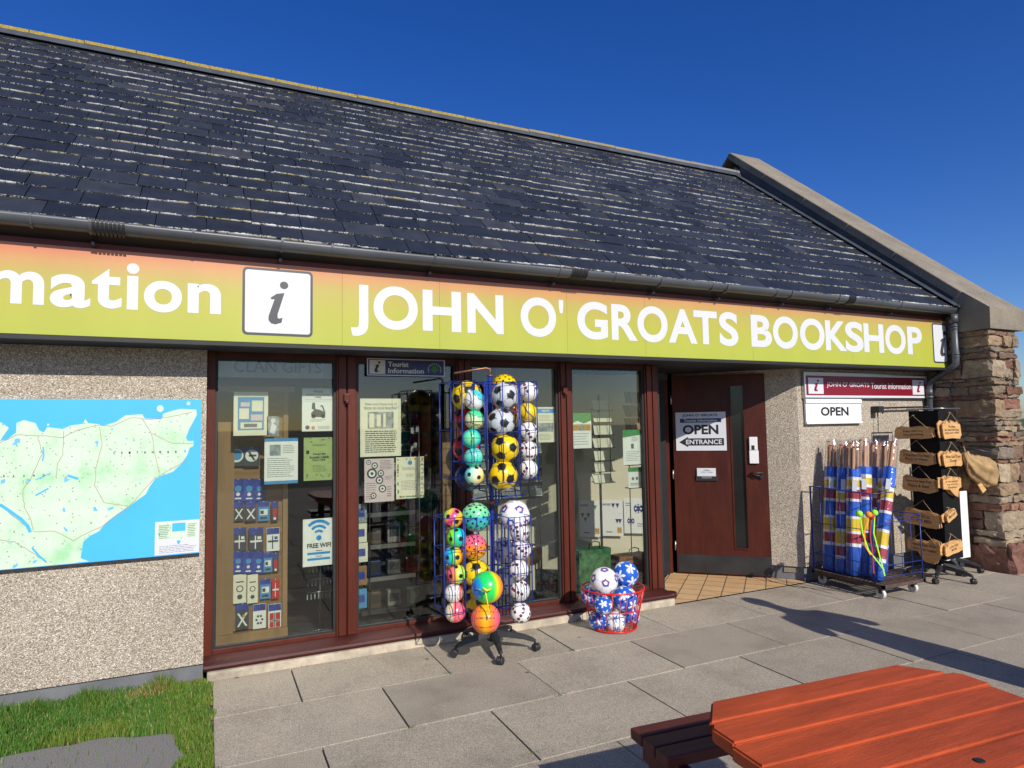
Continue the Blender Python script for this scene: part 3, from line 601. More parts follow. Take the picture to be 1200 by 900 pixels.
# interior shell
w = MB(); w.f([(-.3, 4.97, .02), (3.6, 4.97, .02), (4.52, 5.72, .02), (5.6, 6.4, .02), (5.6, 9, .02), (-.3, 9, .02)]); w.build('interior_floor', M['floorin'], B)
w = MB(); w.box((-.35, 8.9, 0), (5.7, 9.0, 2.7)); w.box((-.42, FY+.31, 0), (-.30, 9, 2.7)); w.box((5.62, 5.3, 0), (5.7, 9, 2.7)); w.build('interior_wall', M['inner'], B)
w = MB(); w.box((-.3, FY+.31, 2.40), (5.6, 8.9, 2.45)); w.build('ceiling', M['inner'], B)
pa, pb = V((4.47, 5.66, 0)), V((3.0, 6.80, 0)); pd = (pb-pa).normalized(); pn = V((-pd.y, pd.x, 0)); w = MB(); w.prism([pa, pb, pb+pn*.04, pa+pn*.04], (0, 0, 2.39)); w.build('partition', M['creamwall'], B)
w = MB(); w.prism([pa+pn*.042, pa+pd*.24+pn*.042, pa+pd*.24+pn*.056, pa+pn*.056], (0, 0, 2.13)); w.build('doorway_upright', M['dark'], B)  # added dark strip hiding the sunlit partition end, keeps the doorway gap dark

# ================================================================== SIGNS ON THE WALL
def zfit(px, py, Y): return P(px, py, Y)
SY = 4.488
sgn = thing('shop_sign', (3.3, SY, 2.16), 'long lime and orange sign reading JOHN O\' GROATS BOOKSHOP above the windows', 'sign')
seams = [-7, -4.4, -1.9, P(401, 350, SY).x, P(515, 350, SY).x, P(664, 350, SY).x, P(755, 350, SY).x, P(880, 350, SY).x, P(996, 350, SY).x, 7.62 if 0 else GX-.012]
for a, c_ in zip(seams[:-1], seams[1:]):
    w = MB(); w.box((a+.0007, SY, 2.165), (c_-.0007, SY+.010, 2.688)); o = w.build('panel', M['sign'], sgn)
    o.location = (0, 0, 0); me = o.data
Y1 = SY-.0015
def glyph(mb, ch, px0, px1, pyt, pyb, off=.035, mi=0):
    """one letter of the sign, measured box"""
    a, b_ = P(px0, (pyt+pyb)/2, Y1), P(px1, (pyt+pyb)/2, Y1); t_ = P((px0+px1)/2, pyt, Y1).z; bt = P((px0+px1)/2, pyb, Y1).z
    text_into(mb.bm, ch, (a.x, Y1, bt), (b_.x, Y1, bt), (a.x, Y1, t_), off, mi, res=8)
w = MB()
cap = lambda x: (332+ (x-413)*.0665, 386+(x-413)*.0425)     # top, bottom of capitals along the sign
z6 = lambda x: 400+x/3
z4 = lambda x: 780+x/2.857
big = [('J', z6(33), z6(95), None), ('O', z6(113), z6(269), 0), ('H', z6(286), z6(421), 0), ('N', z6(443), z6(570), 0), ('O', z6(630), z6(755), 0), ("'", z6(765), z6(781), 0), ('G', z6(829), z6(936), 0), ('R', z6(949), z6(1040), 0), ('O', z6(1040), z6(1146), 0),
       ('A', z4(8), z4(104), 0), ('T', z4(93), z4(171), 0), ('S', z4(178), z4(241), 0), ('B', z4(284), z4(353), 0), ('O', z4(357), z4(440), 0), ('O', z4(447), z4(529), 0), ('K', z4(532), z4(603), 0), ('S', z4(598), z4(658), 0), ('H', z4(660), z4(726), 0), ('O', z4(731), z4(799), 0), ('P', z4(805), z4(854), 0)]
zc1, zc0 = P(520, 341, Y1).z, P(520, 388.5, Y1).z
for ci_, (ch, a, b_, _) in enumerate(big):
    if ci_ in (4, 6, 12): w.build('lettering', M['letter'], sgn); w = MB()
    A_, B_ = P(a, 370, Y1).x, P(b_, 370, Y1).x; t_, bt = zc1, zc0; dz = zc1-zc0
    if ch in 'OGS': t_ += dz*.02; bt -= dz*.02
    if ch == 'J': bt -= dz*.20
    if ch == "'": bt = t_-dz*.36; A_ += .0; 
    text_into(w.bm, ch, (A_, Y1, bt), (B_, Y1, bt), (A_, Y1, t_), .032 if ch != "'" else .02, 0, res=8)
w.build('lettering', M['letter'], sgn); w = MB()
# lower-case run
zx1 = P(60, 320, Y1).z; zb0 = P(60, 358, Y1).z; xh = zx1-zb0
zl = lambda x: x/3
low = [('m', zl(-45), zl(155), 'x'), ('a', zl(175), zl(318), 'x'), ('t', zl(322), zl(428), 't'), ('i', zl(444), zl(488), 'd'), ('o', zl(506), zl(640), 'x'), ('n', zl(660), zl(777), 'x'),
       ('r', -52, -20, 'x'), ('o', -105, -58, 'x'), ('f', -140, -108, 'h'), ('n', -190, -146, 'x'), ('I', -218, -200, 'h')]
for ch, a, b_, k_ in low:
    A_, B_ = P(a, 345, Y1).x, P(b_, 345, Y1).x; t_ = zx1; bt = zb0
    if k_ == 't': t_ += xh*.27
    if k_ in 'dh': t_ += xh*.50
    if ch in 'oa': bt -= xh*.04
    text_into(w.bm, ch, (A_, Y1, bt), (B_, Y1, bt), (A_, Y1, t_), .026, 0, res=8)
w.build('lettering', M['letter'], sgn)
def info_i(F, u0, v0, u1, v1, mi, l=3):
    """italic serif letter i inside the box"""
    q = lambda x, y: (u0+(u1-u0)*x, v0+(v1-v0)*y)
    F.poly([q(.78+.19*math.cos(a), .91+.09*math.sin(a)) for a in [2*math.pi*i/20 for i in range(20)]], mi, l)
    pts_ = [(.18, .60), (.45, .70), (.80, .73), (.50, .22), (.50, .14), (.58, .12), (.72, .15), (.68, .03), (.40, -.02), (.22, .0), (.10, .07), (.10, .17), (.36, .57), (.22, .56)]
    F.poly([q(*p) for p in pts_], mi, l)
def symbol(px0, py0, px1, py1):
    a, b_ = P(px0, py0, Y1), P(px1, py1, Y1); return a, b_
zsy1, zsy0 = P(325, 315.5, Y1).z, P(325, 393.5, Y1).z
for xa, xb, ui in ((P(284, 350, Y1).x, P(366.5, 350, Y1).x, .145), (P(1093, 400, Y1).x, GX-.014, .105)):
    Fc = Face((xa, Y1, zsy0), (xb, Y1, zsy0), (xa, Y1, zsy1)); wd, hg = xb-xa, zsy1-zsy0
    def rr(F, m_, r_, mi, l):
        pts_ = []
        for cx, cy, a0 in ((wd-m_-r_, m_+r_, -90), (wd-m_-r_, hg-m_-r_, 0), (m_+r_, hg-m_-r_, 90), (m_+r_, m_+r_, 180)):
            for i in range(6): a = R(a0+i*18); pts_.append(((cx+r_*math.cos(a))/wd, (cy+r_*math.sin(a))/hg))
        F.poly(pts_, mi, l)
    rr(Fc, 0, .03, 1, 1); rr(Fc, .016, .018, 0, 2)
    full = .44
    info_i(Fc, ui/wd, .18, (ui+.14)/wd, .82, 1, 3)
    Fc.build('info_symbol', [M['letter'], M['charcoal']], sgn)

# map board
MY = FY-.02; a, b_ = P(0, 467.5, MY), P(236, 468.5, MY); mz1, mz0 = 1.805, .812
mp = thing('wall_map', (-1.1, MY, mz0), 'large blue and pale green coastal map board on the pebbledash wall', 'map')
w = MB(); w.box((-2.35, MY, mz0), (b_.x, MY+.018, mz1)); w.build('sea_panel', M['sea'], mp)
w = MB(); w.box((-2.35, MY-.004, mz0-.014), (b_.x, MY+.018, mz0-.001)); w.build('edge_trim', M['blackpl'], mp)
zm = lambda x, y: P(x/3.6, 450+y/3.6, MY)     # from the enlarged crop
cst = [(0, 160), (38, 185), (0, 240), (30, 235), (68, 205), (70, 165), (100, 152), (150, 165), (165, 195), (185, 205), (200, 182), (265, 190), (300, 175), (350, 168), (360, 148), (372, 165), (420, 170), (430, 178), (490, 160), (530, 132), (600, 128), (610, 145), (680, 150), (690, 125), (720, 115), (760, 105), (828, 108), (830, 130), (812, 165), (798, 190), (785, 225), (790, 240), (818, 240), (815, 262), (800, 270), (790, 300), (762, 340), (730, 370), (690, 385), (655, 400), (630, 435), (615, 465), (580, 490), (545, 515), (500, 545), (455, 580), (430, 605), (420, 620), (380, 640), (352, 665), (345, 700), (340, 735), (375, 748), (330, 752)]
L_ = [zm(x, y) for x, y in cst]; L_ = [V((p.x, MY-.0012, min(p.z, mz1-.01))) for p in L_]
poly = L_+[V((L_[-1].x-.02, MY-.0012, mz0+.003)), V((-2.33, MY-.0012, mz0+.003)), V((-2.33, MY-.0012, 1.60)), V((-1.75, MY-.0012, 1.66)), V((-1.4, MY-.0012, 1.52))]
w = MB()
from mathutils.geometry import tessellate_polygon
for tri in tessellate_polygon([[V((q.x, q.z, 0)) for q in poly]]):
    q3 = [poly[i] for i in tri]; nn = (q3[1]-q3[0]).cross(q3[2]-q3[0]); w.f(q3 if nn.y < 0 else q3[::-1])
for cx, cy, r_ in ((676, 104, 15), (795, 82, 8), (203, 172, 5)): w.f([V((p.x, MY-.0012, p.z)) for p in [zm(cx+r_*math.cos(a), cy+r_*math.sin(a)) for a in [2*math.pi*i/9 for i in range(9)]]])
w.build('land', M['land'], mp, norm=False)
w = MB()
def strip(pts_, wd, mi, l, jit=0):
    p2 = [zm(*q) for q in pts_]; p3 = []
    for i in range(len(p2)-1):
        for k_ in range(4): p3.append(p2[i].lerp(p2[i+1], k_/4)+V((random.uniform(-jit, jit), 0, random.uniform(-jit, jit))))
    p3.append(p2[-1])
    for a, c_ in zip(p3[:-1], p3[1:]):
        d = (c_-a); 
        if d.length < 1e-5: continue
        n_ = V((-d.z, 0, d.x)).normalized()*wd/2; w.f([V((q.x, MY-l, q.z)) for q in (a-n_, c_-n_, c_+n_, a+n_)], mi)
for rd in ([(0, 250), (70, 215), (130, 215), (265, 225), (330, 195), (420, 172), (470, 178), (560, 140), (620, 150), (700, 140), (810, 120)], [(160, 230), (180, 290), (130, 400), (95, 450), (105, 520), (135, 580), (140, 620)], [(600, 150), (640, 210), (655, 300), (672, 380)], [(420, 180), (430, 260), (405, 350), (400, 430), (440, 500), (540, 515)], [(140, 622), (230, 620), (310, 660), (430, 600), (540, 520), (650, 400), (790, 320)], [(0, 505), (60, 560), (125, 610)], [(0, 660), (60, 665), (150, 720), (200, 755)], [(270, 200), (265, 300), (240, 340), (240, 400)], [(640, 210), (730, 250), (815, 250)]): strip(rd, .0032, 0, .0022, .003)
strip([(0, 508), (40, 535), (90, 570), (118, 600), (128, 625)], .017, 1, .0026); strip([(135, 690), (165, 725), (195, 750)], .010, 1, .0026); strip([(182, 265), (185, 300), (180, 325)], .007, 1, .0026); strip([(150, 470), (205, 440)], .009, 1, .0026); strip([(285, 385), (330, 400)], .014, 1, .0026); strip([(150, 405), (215, 375)], .005, 1, .0026)
w.build('roads', [M['road'], M['sea'], M['blackink']], mp, norm=False); w = MB()
for wrd, xs_, yy, rot in (('CAITHNESS', (482, 742), 291, -5), ('SUTHERLAND', (-190, 185), 393, -8)):
    for i, ch in enumerate(wrd):
        cx = xs_[0]+(xs_[1]-xs_[0])*i/(len(wrd)-1); cy = yy+rot*i/(len(wrd)-1); a_, b2 = zm(cx-4, cy+5), zm(cx+4, cy-5); y_ = MY-.003; text_into(w.bm, ch, (a_.x, y_, a_.z), (b2.x, y_, a_.z), (a_.x, y_, b2.z), .03, 2)
w.build('lettering', [M['road'], M['sea'], M['blackink']], mp, norm=False)
a, b_ = zm(652, 722), zm(842, 570); Fc = Face((a.x, MY-.0015, mz0+.006), (b_.x, MY-.0015, mz0+.006), (a.x, MY-.0015, b_.z)); Fc.rect(0, 0, 1, 1, 0, 0)
Fc.rect(.06, .45, .36, .93, 1); Fc.rect(.38, .45, .68, .93, 1); Fc.rect(.70, .45, .96, .93, 1); Fc.rect(.38, .68, .68, .93, 2, 2); Fc.lines(.09, .33, .9, .48, 8, 3, .3); Fc.lines(.73, .93, .9, .48, 8, 3, .3); Fc.lines(.1, .95, .28, .04, 5, 3, .25); Fc.poly([(.49, .40), (.57, .40), (.565, .33), (.53, .28), (.495, .33)], 2, 2)
Fc.build('legend', [M['letter'], M['land'], M['sea'], M['greyink']], mp)

# maroon tourist sign
TY = FY-.03; a, b_ = P(942, 437, TY), P(1085, 441, TY); z1, z0 = 2.085, 1.838; ts = thing('tourist_sign', ((a.x+b_.x)/2, TY, z0), 'maroon sign reading JOHN O\' GROATS Tourist Information on the white wall', 'sign')
Fc = Face((a.x, TY, z0), (b_.x, TY, z0), (a.x, TY, z1)); Fc.slab(.022, 0); Fc.rect(.012, .09, .988, .91, 1, 1)
Fc.rect(.028, .15, .14, .82, 0, 2); info_i(Fc, .065, .26, .11, .74, 1, 4); Fc.rect(.872, .15, .975, .82, 0, 2); info_i(Fc, .905, .26, .95, .74, 1, 4)
Fc.text("JOHN O' GROATS", .165, .40, .50, .66, 0, .010, 3); Fc.text("Tourist Information", .515, .39, .86, .66, 0, .010, 3); Fc.build('panel', [M['letter'], M['maroon']], ts)
w = MB(); e_ = .012
for p0, p1 in (((a.x-e_, TY-.008, z0-e_), (b_.x+e_, TY+.024, z0-.0005)), ((a.x-e_, TY-.008, z1+.0005), (b_.x+e_, TY+.024, z1+e_)), ((a.x-e_, TY-.0079, z0), (a.x-.0005, TY+.023, z1)), ((b_.x+.0005, TY-.0079, z0), (b_.x+e_, TY+.023, z1))): w.box(p0, p1)
w.build('frame', M['steel'], ts)
OY = TY-.004; a2, b2 = P(945, 497, OY), P(1010, 496, OY); ox1 = b2.x; z1_, z0_ = z0-.016, 1.565
os_ = thing('open_sign', ((a2.x+ox1)/2, OY, z0_), 'small white board reading OPEN hung under the maroon sign', 'sign')
Fc = Face((a2.x, OY, z0_), (ox1, OY, z0_), (a2.x, OY, z1_)); Fc.slab(.02, 0); Fc.text('OPEN', .26, .32, .76, .68, 1, .03, 2); Fc.build('panel', [M['white'], M['blackink']], os_)
w = MB(); w.box((a2.x-.003, OY-.012, z1_-.045), (ox1+.004, OY-.0008, z1_-.003), bev=.004); w.box((a2.x-.003, OY-.012, z0_), (ox1+.004, OY-.0008, z0_+.022), bev=.003); w.build('rail', M['white'], os_)
# sign on the door
dz1, dz0 = don(790, 484)[1]-.005, don(852, 527)[1]; a_u, b_u = don(789, 505)[0], don(851, 505)[0]; a_u = max(a_u, .03)
es = thing('entrance_sign', dm(.3, .03, dz0), 'white sign reading OPEN with a black ENTRANCE arrow on the open door', 'sign')
dz1 = don(820, 483)[1]; dz0 = don(820, 528)[1]
Fc = Face(dm(a_u, .028, dz0), dm(b_u, .028, dz0), dm(a_u, .028, dz1)); Fc.slab(.005, 0); Fc.rect(.03, .73, .97, .835, 1, 1); Fc.rect(.03, .73, .09, .835, 0, 2); Fc.rect(.91, .73, .97, .835, 0, 2)
Fc.text("JOHN O' GROATS", .14, .87, .84, .955, 2, .03); Fc.text('Tourist Information', .17, .75, .83, .82, 0, .03, 3); Fc.text('OPEN', .14, .42, .85, .67, 2, .035); Fc.poly([(.06, .22), (.24, .36), (.24, .32), (.95, .32), (.95, .13), (.24, .13), (.24, .09)], 2, 1); Fc.text('ENTRANCE', .20, .165, .91, .285, 0, .02, 3)
Fc.build('panel', [M['letter'], M['navy'], M['blackink']], es)
Fc = Face(dm(.235, .0395, z_a+.02), dm(.425, .0395, z_a+.02), dm(.235, .0395, z_a+.105)); Fc.slab(.002, 0); Fc.text('OPEN', .36, .66, .66, .80, 1, .03); Fc.text('9.00am - 5.00pm', .2, .42, .84, .56, 1, .01); tag(Fc.build('hours_card', [M['letter'], M['greyink']]), 'white opening hours card tucked behind the door letter box', 'card')

# ================================================================== THINGS IN THE WINDOWS
GI = WF+.062     # just inside the glass
def poster(px0, py0, px1, py1, Y, label, mats, fn, name='poster', cat='poster', border=None, slope=0):
    F = px_face(px0, py0, px1, py1, Y); F.slab(.0015, 0)
    fn(F); o = F.build(name, mats); tag(o, label, cat); return o
PG = 'papers on the shop windows'
def f1(F):
    F.rect(.12, .12, .88, .88, 1); F.rect(.16, .38, .44, .62, 0, 2); F.rect(.52, .55, .84, .8, 0, 2); F.rect(.2, .16, .82, .3, 0, 2); F.rect(.2, .66, .46, .76, 2, 2); F.rect(.5, .34, .84, .48, 2, 2); F.lines(.18, .42, .6, .4, 4, 3); F.lines(.54, .82, .78, .58, 4, 3); F.rect(.3, .19, .68, .27, 3, 3)
poster(274, 459, 314, 510, GI, 'cream-bordered blue poster with white boxes in the left window', [M['cream'], M['bluepaper'], M['pinkpaper'], M['greyink']], f1)
def f2(F):
    F.text('FREE', .36, .90, .66, .95, 1, .04); F.text('MOBILITY SCOOTER', .14, .83, .86, .87, 1, .02); F.text('HIRE', .4, .775, .6, .81, 1, .03); F.rect(.08, .74, .92, .745, 1); F.rect(.08, .70, .92, .705, 1)
    F.poly([(.32, .66), (.40, .67), (.42, .52), (.55, .5), (.68, .46), (.62, .58), (.58, .56), (.58, .61), (.66, .60), (.74, .42), (.72, .33), (.3, .33), (.28, .42), (.38, .5), (.30, .52)], 1)
    F.disc(.36, .35, .07, 1); F.disc(.66, .35, .07, 1); F.lines(.25, .75, .28, .22, 2, 1, .3); F.disc(.17, .09, .07, 1); F.disc(.35, .08, .06, 2); F.lines(.5, .95, .13, .04, 3, 1, .35)
poster(354, 455, 391, 505, GI, 'white poster with a grey mobility scooter drawing, upper right of the left window', [M['paper'], M['charcoal'], M['gold']], f2)
def f3(F):
    F.rect(0, .93, 1, 1, 1); F.rect(0, 0, 1, .07, 1); F.rect(.15, .62, .48, .86, 2); F.lines(.54, .9, .86, .66, 5, 3, .3); F.lines(.08, .92, .58, .14, 10, 3, .28)
poster(310, 514, 349, 566, GI, 'white letter poster with navy bars and a small photo in the left window', [M['paper'], M['bluepaper'], M['photo'], M['greyink']], f3)
def f4(F):
    F.text('Camps Bar', .3, .58, .74, .64, 1, .04); F.text('Acoustic Ceilidh', .18, .51, .84, .57, 1, .04); F.text('Curry Club', .28, .44, .72, .5, 1, .04); F.lines(.3, .8, .36, .2, 6, 1, .25); F.text('Thursday evening', .28, .8, .74, .84, 1, .02); F.rect(.08, .62, .18, .70, 1)
    for i in range(14): u = random.random(); vv = random.choice([random.uniform(.02, .12), random.uniform(.88, .97)]); F.poly([(u*.9+.02, vv), (u*.9+.1, vv+.01), (u*.9+.06, vv+.03)], 1)
poster(356, 513, 391, 562, GI, 'olive green poster beneath the mobility scooter poster', [M['greenpaper'], M['blackink']], f4)
def f5(F):
    cx, cy = .5, .62
    for r0, r1 in ((.13, .20), (.27, .345), (.41, .50)):
        q0 = [(cx+r1*math.cos(a), cy+r1*.72*math.sin(a)) for a in [R(45+90*i/10) for i in range(11)]]; q1 = [(cx+r0*math.cos(a), cy+r0*.72*math.sin(a)) for a in [R(135-90*i/10) for i in range(11)]]; F.poly(q0+q1, 1)
    F.disc(cx, cy-.03, .085, 1); F.text('FREE WIFI', .13, .38, .88, .48, 2, .03); F.rect(.14, .24, .86, .29, 1); F.rect(.14, .12, .86, .17, 1); F.lines(.4, .62, .335, .31, 1, 2, .6); F.lines(.4, .62, .215, .19, 1, 2, .6)
poster(355, 609, 392, 661, GI, 'white poster reading FREE WIFI under a blue wireless symbol', [M['paper'], M['skyblue'], M['blackink']], f5)
poster(313, 488, 327, 511, GI, 'small shiny grey picture card beside the blue poster', [M['photo'], M['letter']], lambda F: (F.poly([(.2, .2), (.6, .1), (.8, .5), (.4, .7)], 1), F.disc(.5, .78, .2, 1)), 'picture_card', 'card')
def f7(F):
    F.text('Have you found any of', .12, .87, .90, .93, 1, .0); F.text('these on local beaches?', .09, .81, .92, .87, 1, .0); F.rect(.18, .48, .82, .77, 2); F.rect(.22, .5, .34, .74, 0, 2); F.rect(.4, .52, .5, .72, 0, 2); F.rect(.56, .5, .62, .74, 0, 2); F.lines(.12, .9, .45, .06, 11, 1, .45, .1)
poster(422, 467, 470, 534, GI, 'cream poster asking about finds on local beaches with a grey photo', [M['cream'], M['charcoal'], M['photo']], f7)
def f8(F):
    for u, vv, r_ in ((.14, .92, .08), (.34, .84, .11), (.25, .66, .17), (.55, .66, .11), (.5, .5, .13), (.6, .3, .13), (.3, .15, .1)): F.disc(u, vv, r_, 1); F.disc(u, vv, r_*.65, 2, 2); F.disc(u, vv, r_*.3, 1, 3)
    F.lines(.52, .95, .96, .74, 7, 1, .3); F.lines(.68, .95, .6, .5, 3, 1, .3); F.lines(.05, .4, .46, .06, 8, 1, .25); F.lines(.75, .95, .36, .1, 5, 1, .3)
poster(427, 538, 462, 587, GI, 'pink leaflet with round dark pictures in the second window', [M['pinkpaper'], M['charcoal'], M['paper']], f8)
def f9(F):
    for i in range(46):
        s_ = random.randrange(4); t_ = random.random(); u, vv = ((t_, .035), (t_, .965), (.05, t_), (.95, t_))[s_]; F.disc(u*.96+.02, vv*.97+.015, .03, 1+i % 2, 1, 7)
    F.disc(.5, .86, .08, 3); F.lines(.22, .8, .76, .68, 3, 4, .3); F.lines(.35, .65, .6, .5, 3, 4, .25); F.lines(.18, .82, .44, .2, 7, 4, .25)
poster(464, 536, 497, 583, GI, 'cream certificate with a gold floral border in the second window', [M['cream'], M['gold'], M['greenprint'], M['bluepaper'], M['greyink']], f9)
def f10(F):
    F.rect(.015, .06, .985, .94, 1); F.rect(.03, .1, .225, .9, 2, 2); info_i(F, .08, .2, .17, .82, 3, 4); F.text('Tourist', .26, .53, .52, .82, 2, .03, 3); F.text('Information', .26, .15, .72, .45, 2, .03, 3)
    for i in range(15): a = R(205-230*i/14); F.disc(.86+.085*math.cos(a), .42+.34*math.sin(a), .007, 2, 3, 6)
    F.poly([(.83, .5), (.80, .66), (.84, .62), (.86, .70), (.88, .62), (.92, .66), (.89, .5), (.93, .42), (.89, .3), (.86, .2), (.83, .3), (.79, .42)], 4, 3)
poster(430, 419.5, 521.5, 441.5, WF+.007, 'long blue sign reading Tourist Information at the top of the second window', [M['letter'], M['navy'], M['paper'], M['blackink'], M['greenprint']], f10, 'tourist_sign', 'sign')
def f11(F): F.rect(.05, .83, .95, .95, 1); F.rect(.1, .30, .9, .55, 2); F.lines(.15, .85, .78, .6, 5, 3, .25); F.lines(.15, .85, .25, .06, 5, 3, .25); F.text('NEWS', .3, .86, .7, .92, 0, .03, 2)
poster(628, 477, 651, 518, GI, 'cream poster with a blue heading and dark photo, right side of the third window', [M['cream'], M['skyblue'], M['photo'], M['greyink']], f11)
def f12(F): F.poly([(0, 1), (1, 1), (1, .78), (.6, .7), (.3, .78), (0, .7)], 1); F.rect(.04, .50, .96, .68, 2); F.rect(.4, .5, .6, .68, 3, 2); F.lines(.1, .9, .45, .08, 5, 4, .2)
poster(669.5, 484, 693.5, 525, GI, 'white poster with green top and a strip of photos in the fourth window', [M['paper'], M['greenprint'], M['gold'], M['photo'], M['greyink']], f12)
def f13(F): F.poly([(0, 1), (1, 1), (1, .86), (0, .78)], 1); F.rect(.42, .46, .56, .60, 2); F.lines(.15, .88, .40, .1, 6, 2, .22); F.lines(.45, .8, .8, .66, 3, 2, .3)
poster(729.5, 504, 753, 544, GI+.002, 'tall white poster with a green top edge at the right of the fourth window', [M['paper'], M['greenprint'], M['greyink']], f13)
poster(736, 548, 752, 571, GI+.04, 'small green and white leaflet below the tall white poster', [M['paper'], M['greenprint'], M['greyink']], lambda F: (F.rect(0, .78, 1, 1, 1), F.disc(.35, .45, .1, 2), F.disc(.65, .45, .1, 2), F.lines(.15, .85, .25, .1, 2, 2)), 'leaflet', 'leaflet')
# three sheets on the cream partition
def psheet(px0, py0, px1, py1, label, kind):
    pf = pa+pn*.04; q0 = hit(px0, py1, pf, pn); q1 = hit(px1, py1-2, pf, pn); q2 = hit(px0, py0, pf, pn); nrm = pn*.044
    F = Face(q0+nrm, V((q1.x, q1.y, q0.z))+nrm, V((q0.x, q0.y, q2.z))+nrm); F.slab(.0015, 0)
    if kind < 2:
        for u, vv in ((.15, .6), (.42, .6), (.28, .48), (.75, .82)) if kind == 0 else ((.55, .85), (.75, .85), (.72, .42), (.85, .42)): F.poly([(u-.09, vv+.05), (u+.09, vv+.05), (u, vv-.08)], 1 if kind == 0 else 2)
        F.rect(.72, .08, .92, .24, 3); F.text('BADGES', .06, .84, .42, .9, 4, .03)
        F.lines(.2, .5, .14, .08, 1, 4, .5)
    else:
        for u, vv, r_ in ((.68, .7, .22), (.32, .35, .17)): F.disc(u, vv, r_, 2); [F.disc(u+r_*.55*math.cos(a), vv+r_*.5*math.sin(a), r_*.22, 0, 2, 8) for a in [R(60*i) for i in range(6)]]
        F.lines(.08, .4, .88, .76, 2, 4, .4); F.lines(.6, .9, .3, .18, 2, 4, .4)
    tag(F.build('notice_sheet', [M['paper'], M['greenprint'], M['navy'], M['gold'], M['greyink']]), label, 'notice', 'sheets pinned to the cream partition')
psheet(680, 586, 705, 628, 'leftmost of the three white badge sheets low in the fourth window', 0); psheet(706, 585, 731, 627, 'middle one of the three white badge sheets, printed with small pennants', 1); psheet(732, 583, 757, 624, 'rightmost badge sheet with two dark blue discs', 2)
# header strip reading CLAN GIFTS
F = px_face(253, 417, 395, 444, GI+.03); F.slab(.004, 0); F.text('CLAN GIFTS', .14, .25, .86, .85, 1, .01); tag(F.build('header_board', [pm('header_grey', (.34, .38, .39), .6, .1), pm('header_ink', (.05, .06, .07), .6, .1)]), 'grey header board reading CLAN GIFTS at the top of the left window', 'sign')

# key ring display board
KY = 5.16; kb = thing('display_board', (.3, KY, .02), 'tall wooden peg board of blue gift packets behind the left window', 'display')
w = MB(); w.box((.075, KY-.02, .09), (.185, KY+.28, 1.66)); w.build('side_panel', M['wood'], kb)
w = MB(); w.box((.185, KY+.02, .16), (.52, KY+.05, 1.88)); w.build('peg_board', M['boardwood'], kb)
w = MB(); w.box((.52, KY-.01, .10), (.555, KY+.06, 1.88)); w.box((.075, KY-.01, 1.881), (.60, KY+.06, 1.92)); w.build('post', M['wood'], kb)
w = MB(); w.box((.075, KY-.05, .06), (.555, KY+.0, .158)); w.build('foot_rail', M['wood'], kb)
rows = [(535, [(277, 20, 'disc'), (295, 18, 'saltire')]), (574, [(279, 15, 'blue'), (292, 15, 'blue'), (304, 12, 'blue')]), (599, [(280, 12, 'cross'), (294, 13, 'cross'), (309, 13, 'grey'), (322, 8, 'red')]), (632, [(281, 15, 'flag'), (300, 17, 'flag'), (320, 15, 'white')]), (659, [(279, 12, 'blue'), (291, 12, 'blue'), (303, 12, 'blue'), (314, 10, 'pic'), (323, 7, 'red')]), (690, [(281, 15, 'ring'), (296, 12, 'ring'), (311, 12, 'pic'), (323, 9, 'redx')]), (722, [(284, 15, 'salt2'), (304, 15, 'snow'), (322, 15, 'norse')])]
rown = ['top', 'second', 'third', 'fourth', 'fifth', 'sixth', 'bottom']; cn_ = {'disc': 'round blue badge card', 'saltire': 'round black and white badge card', 'blue': 'plain blue gift packet', 'cross': 'dark packet with a pale cross', 'grey': 'grey and blue packet', 'red': 'narrow packet with a red strip', 'flag': 'dark packet with a flag cross', 'white': 'white and blue flag packet', 'pic': 'small picture packet', 'ring': 'cream key ring card', 'redx': 'red cross packet', 'salt2': 'blue saltire packet', 'snow': 'white packet with a black star', 'norse': 'red and white flag packet'}
km = [M['navy'], M['paper'], M['red'], M['charcoal'], M['bluepaper'], M['gold'], M['cream']]; ordn = ['first', 'second', 'third', 'fourth', 'fifth']
blueprint = pm('packet_blue', (.03, .05, .25), .35, .6, 60, 0); km[0] = blueprint
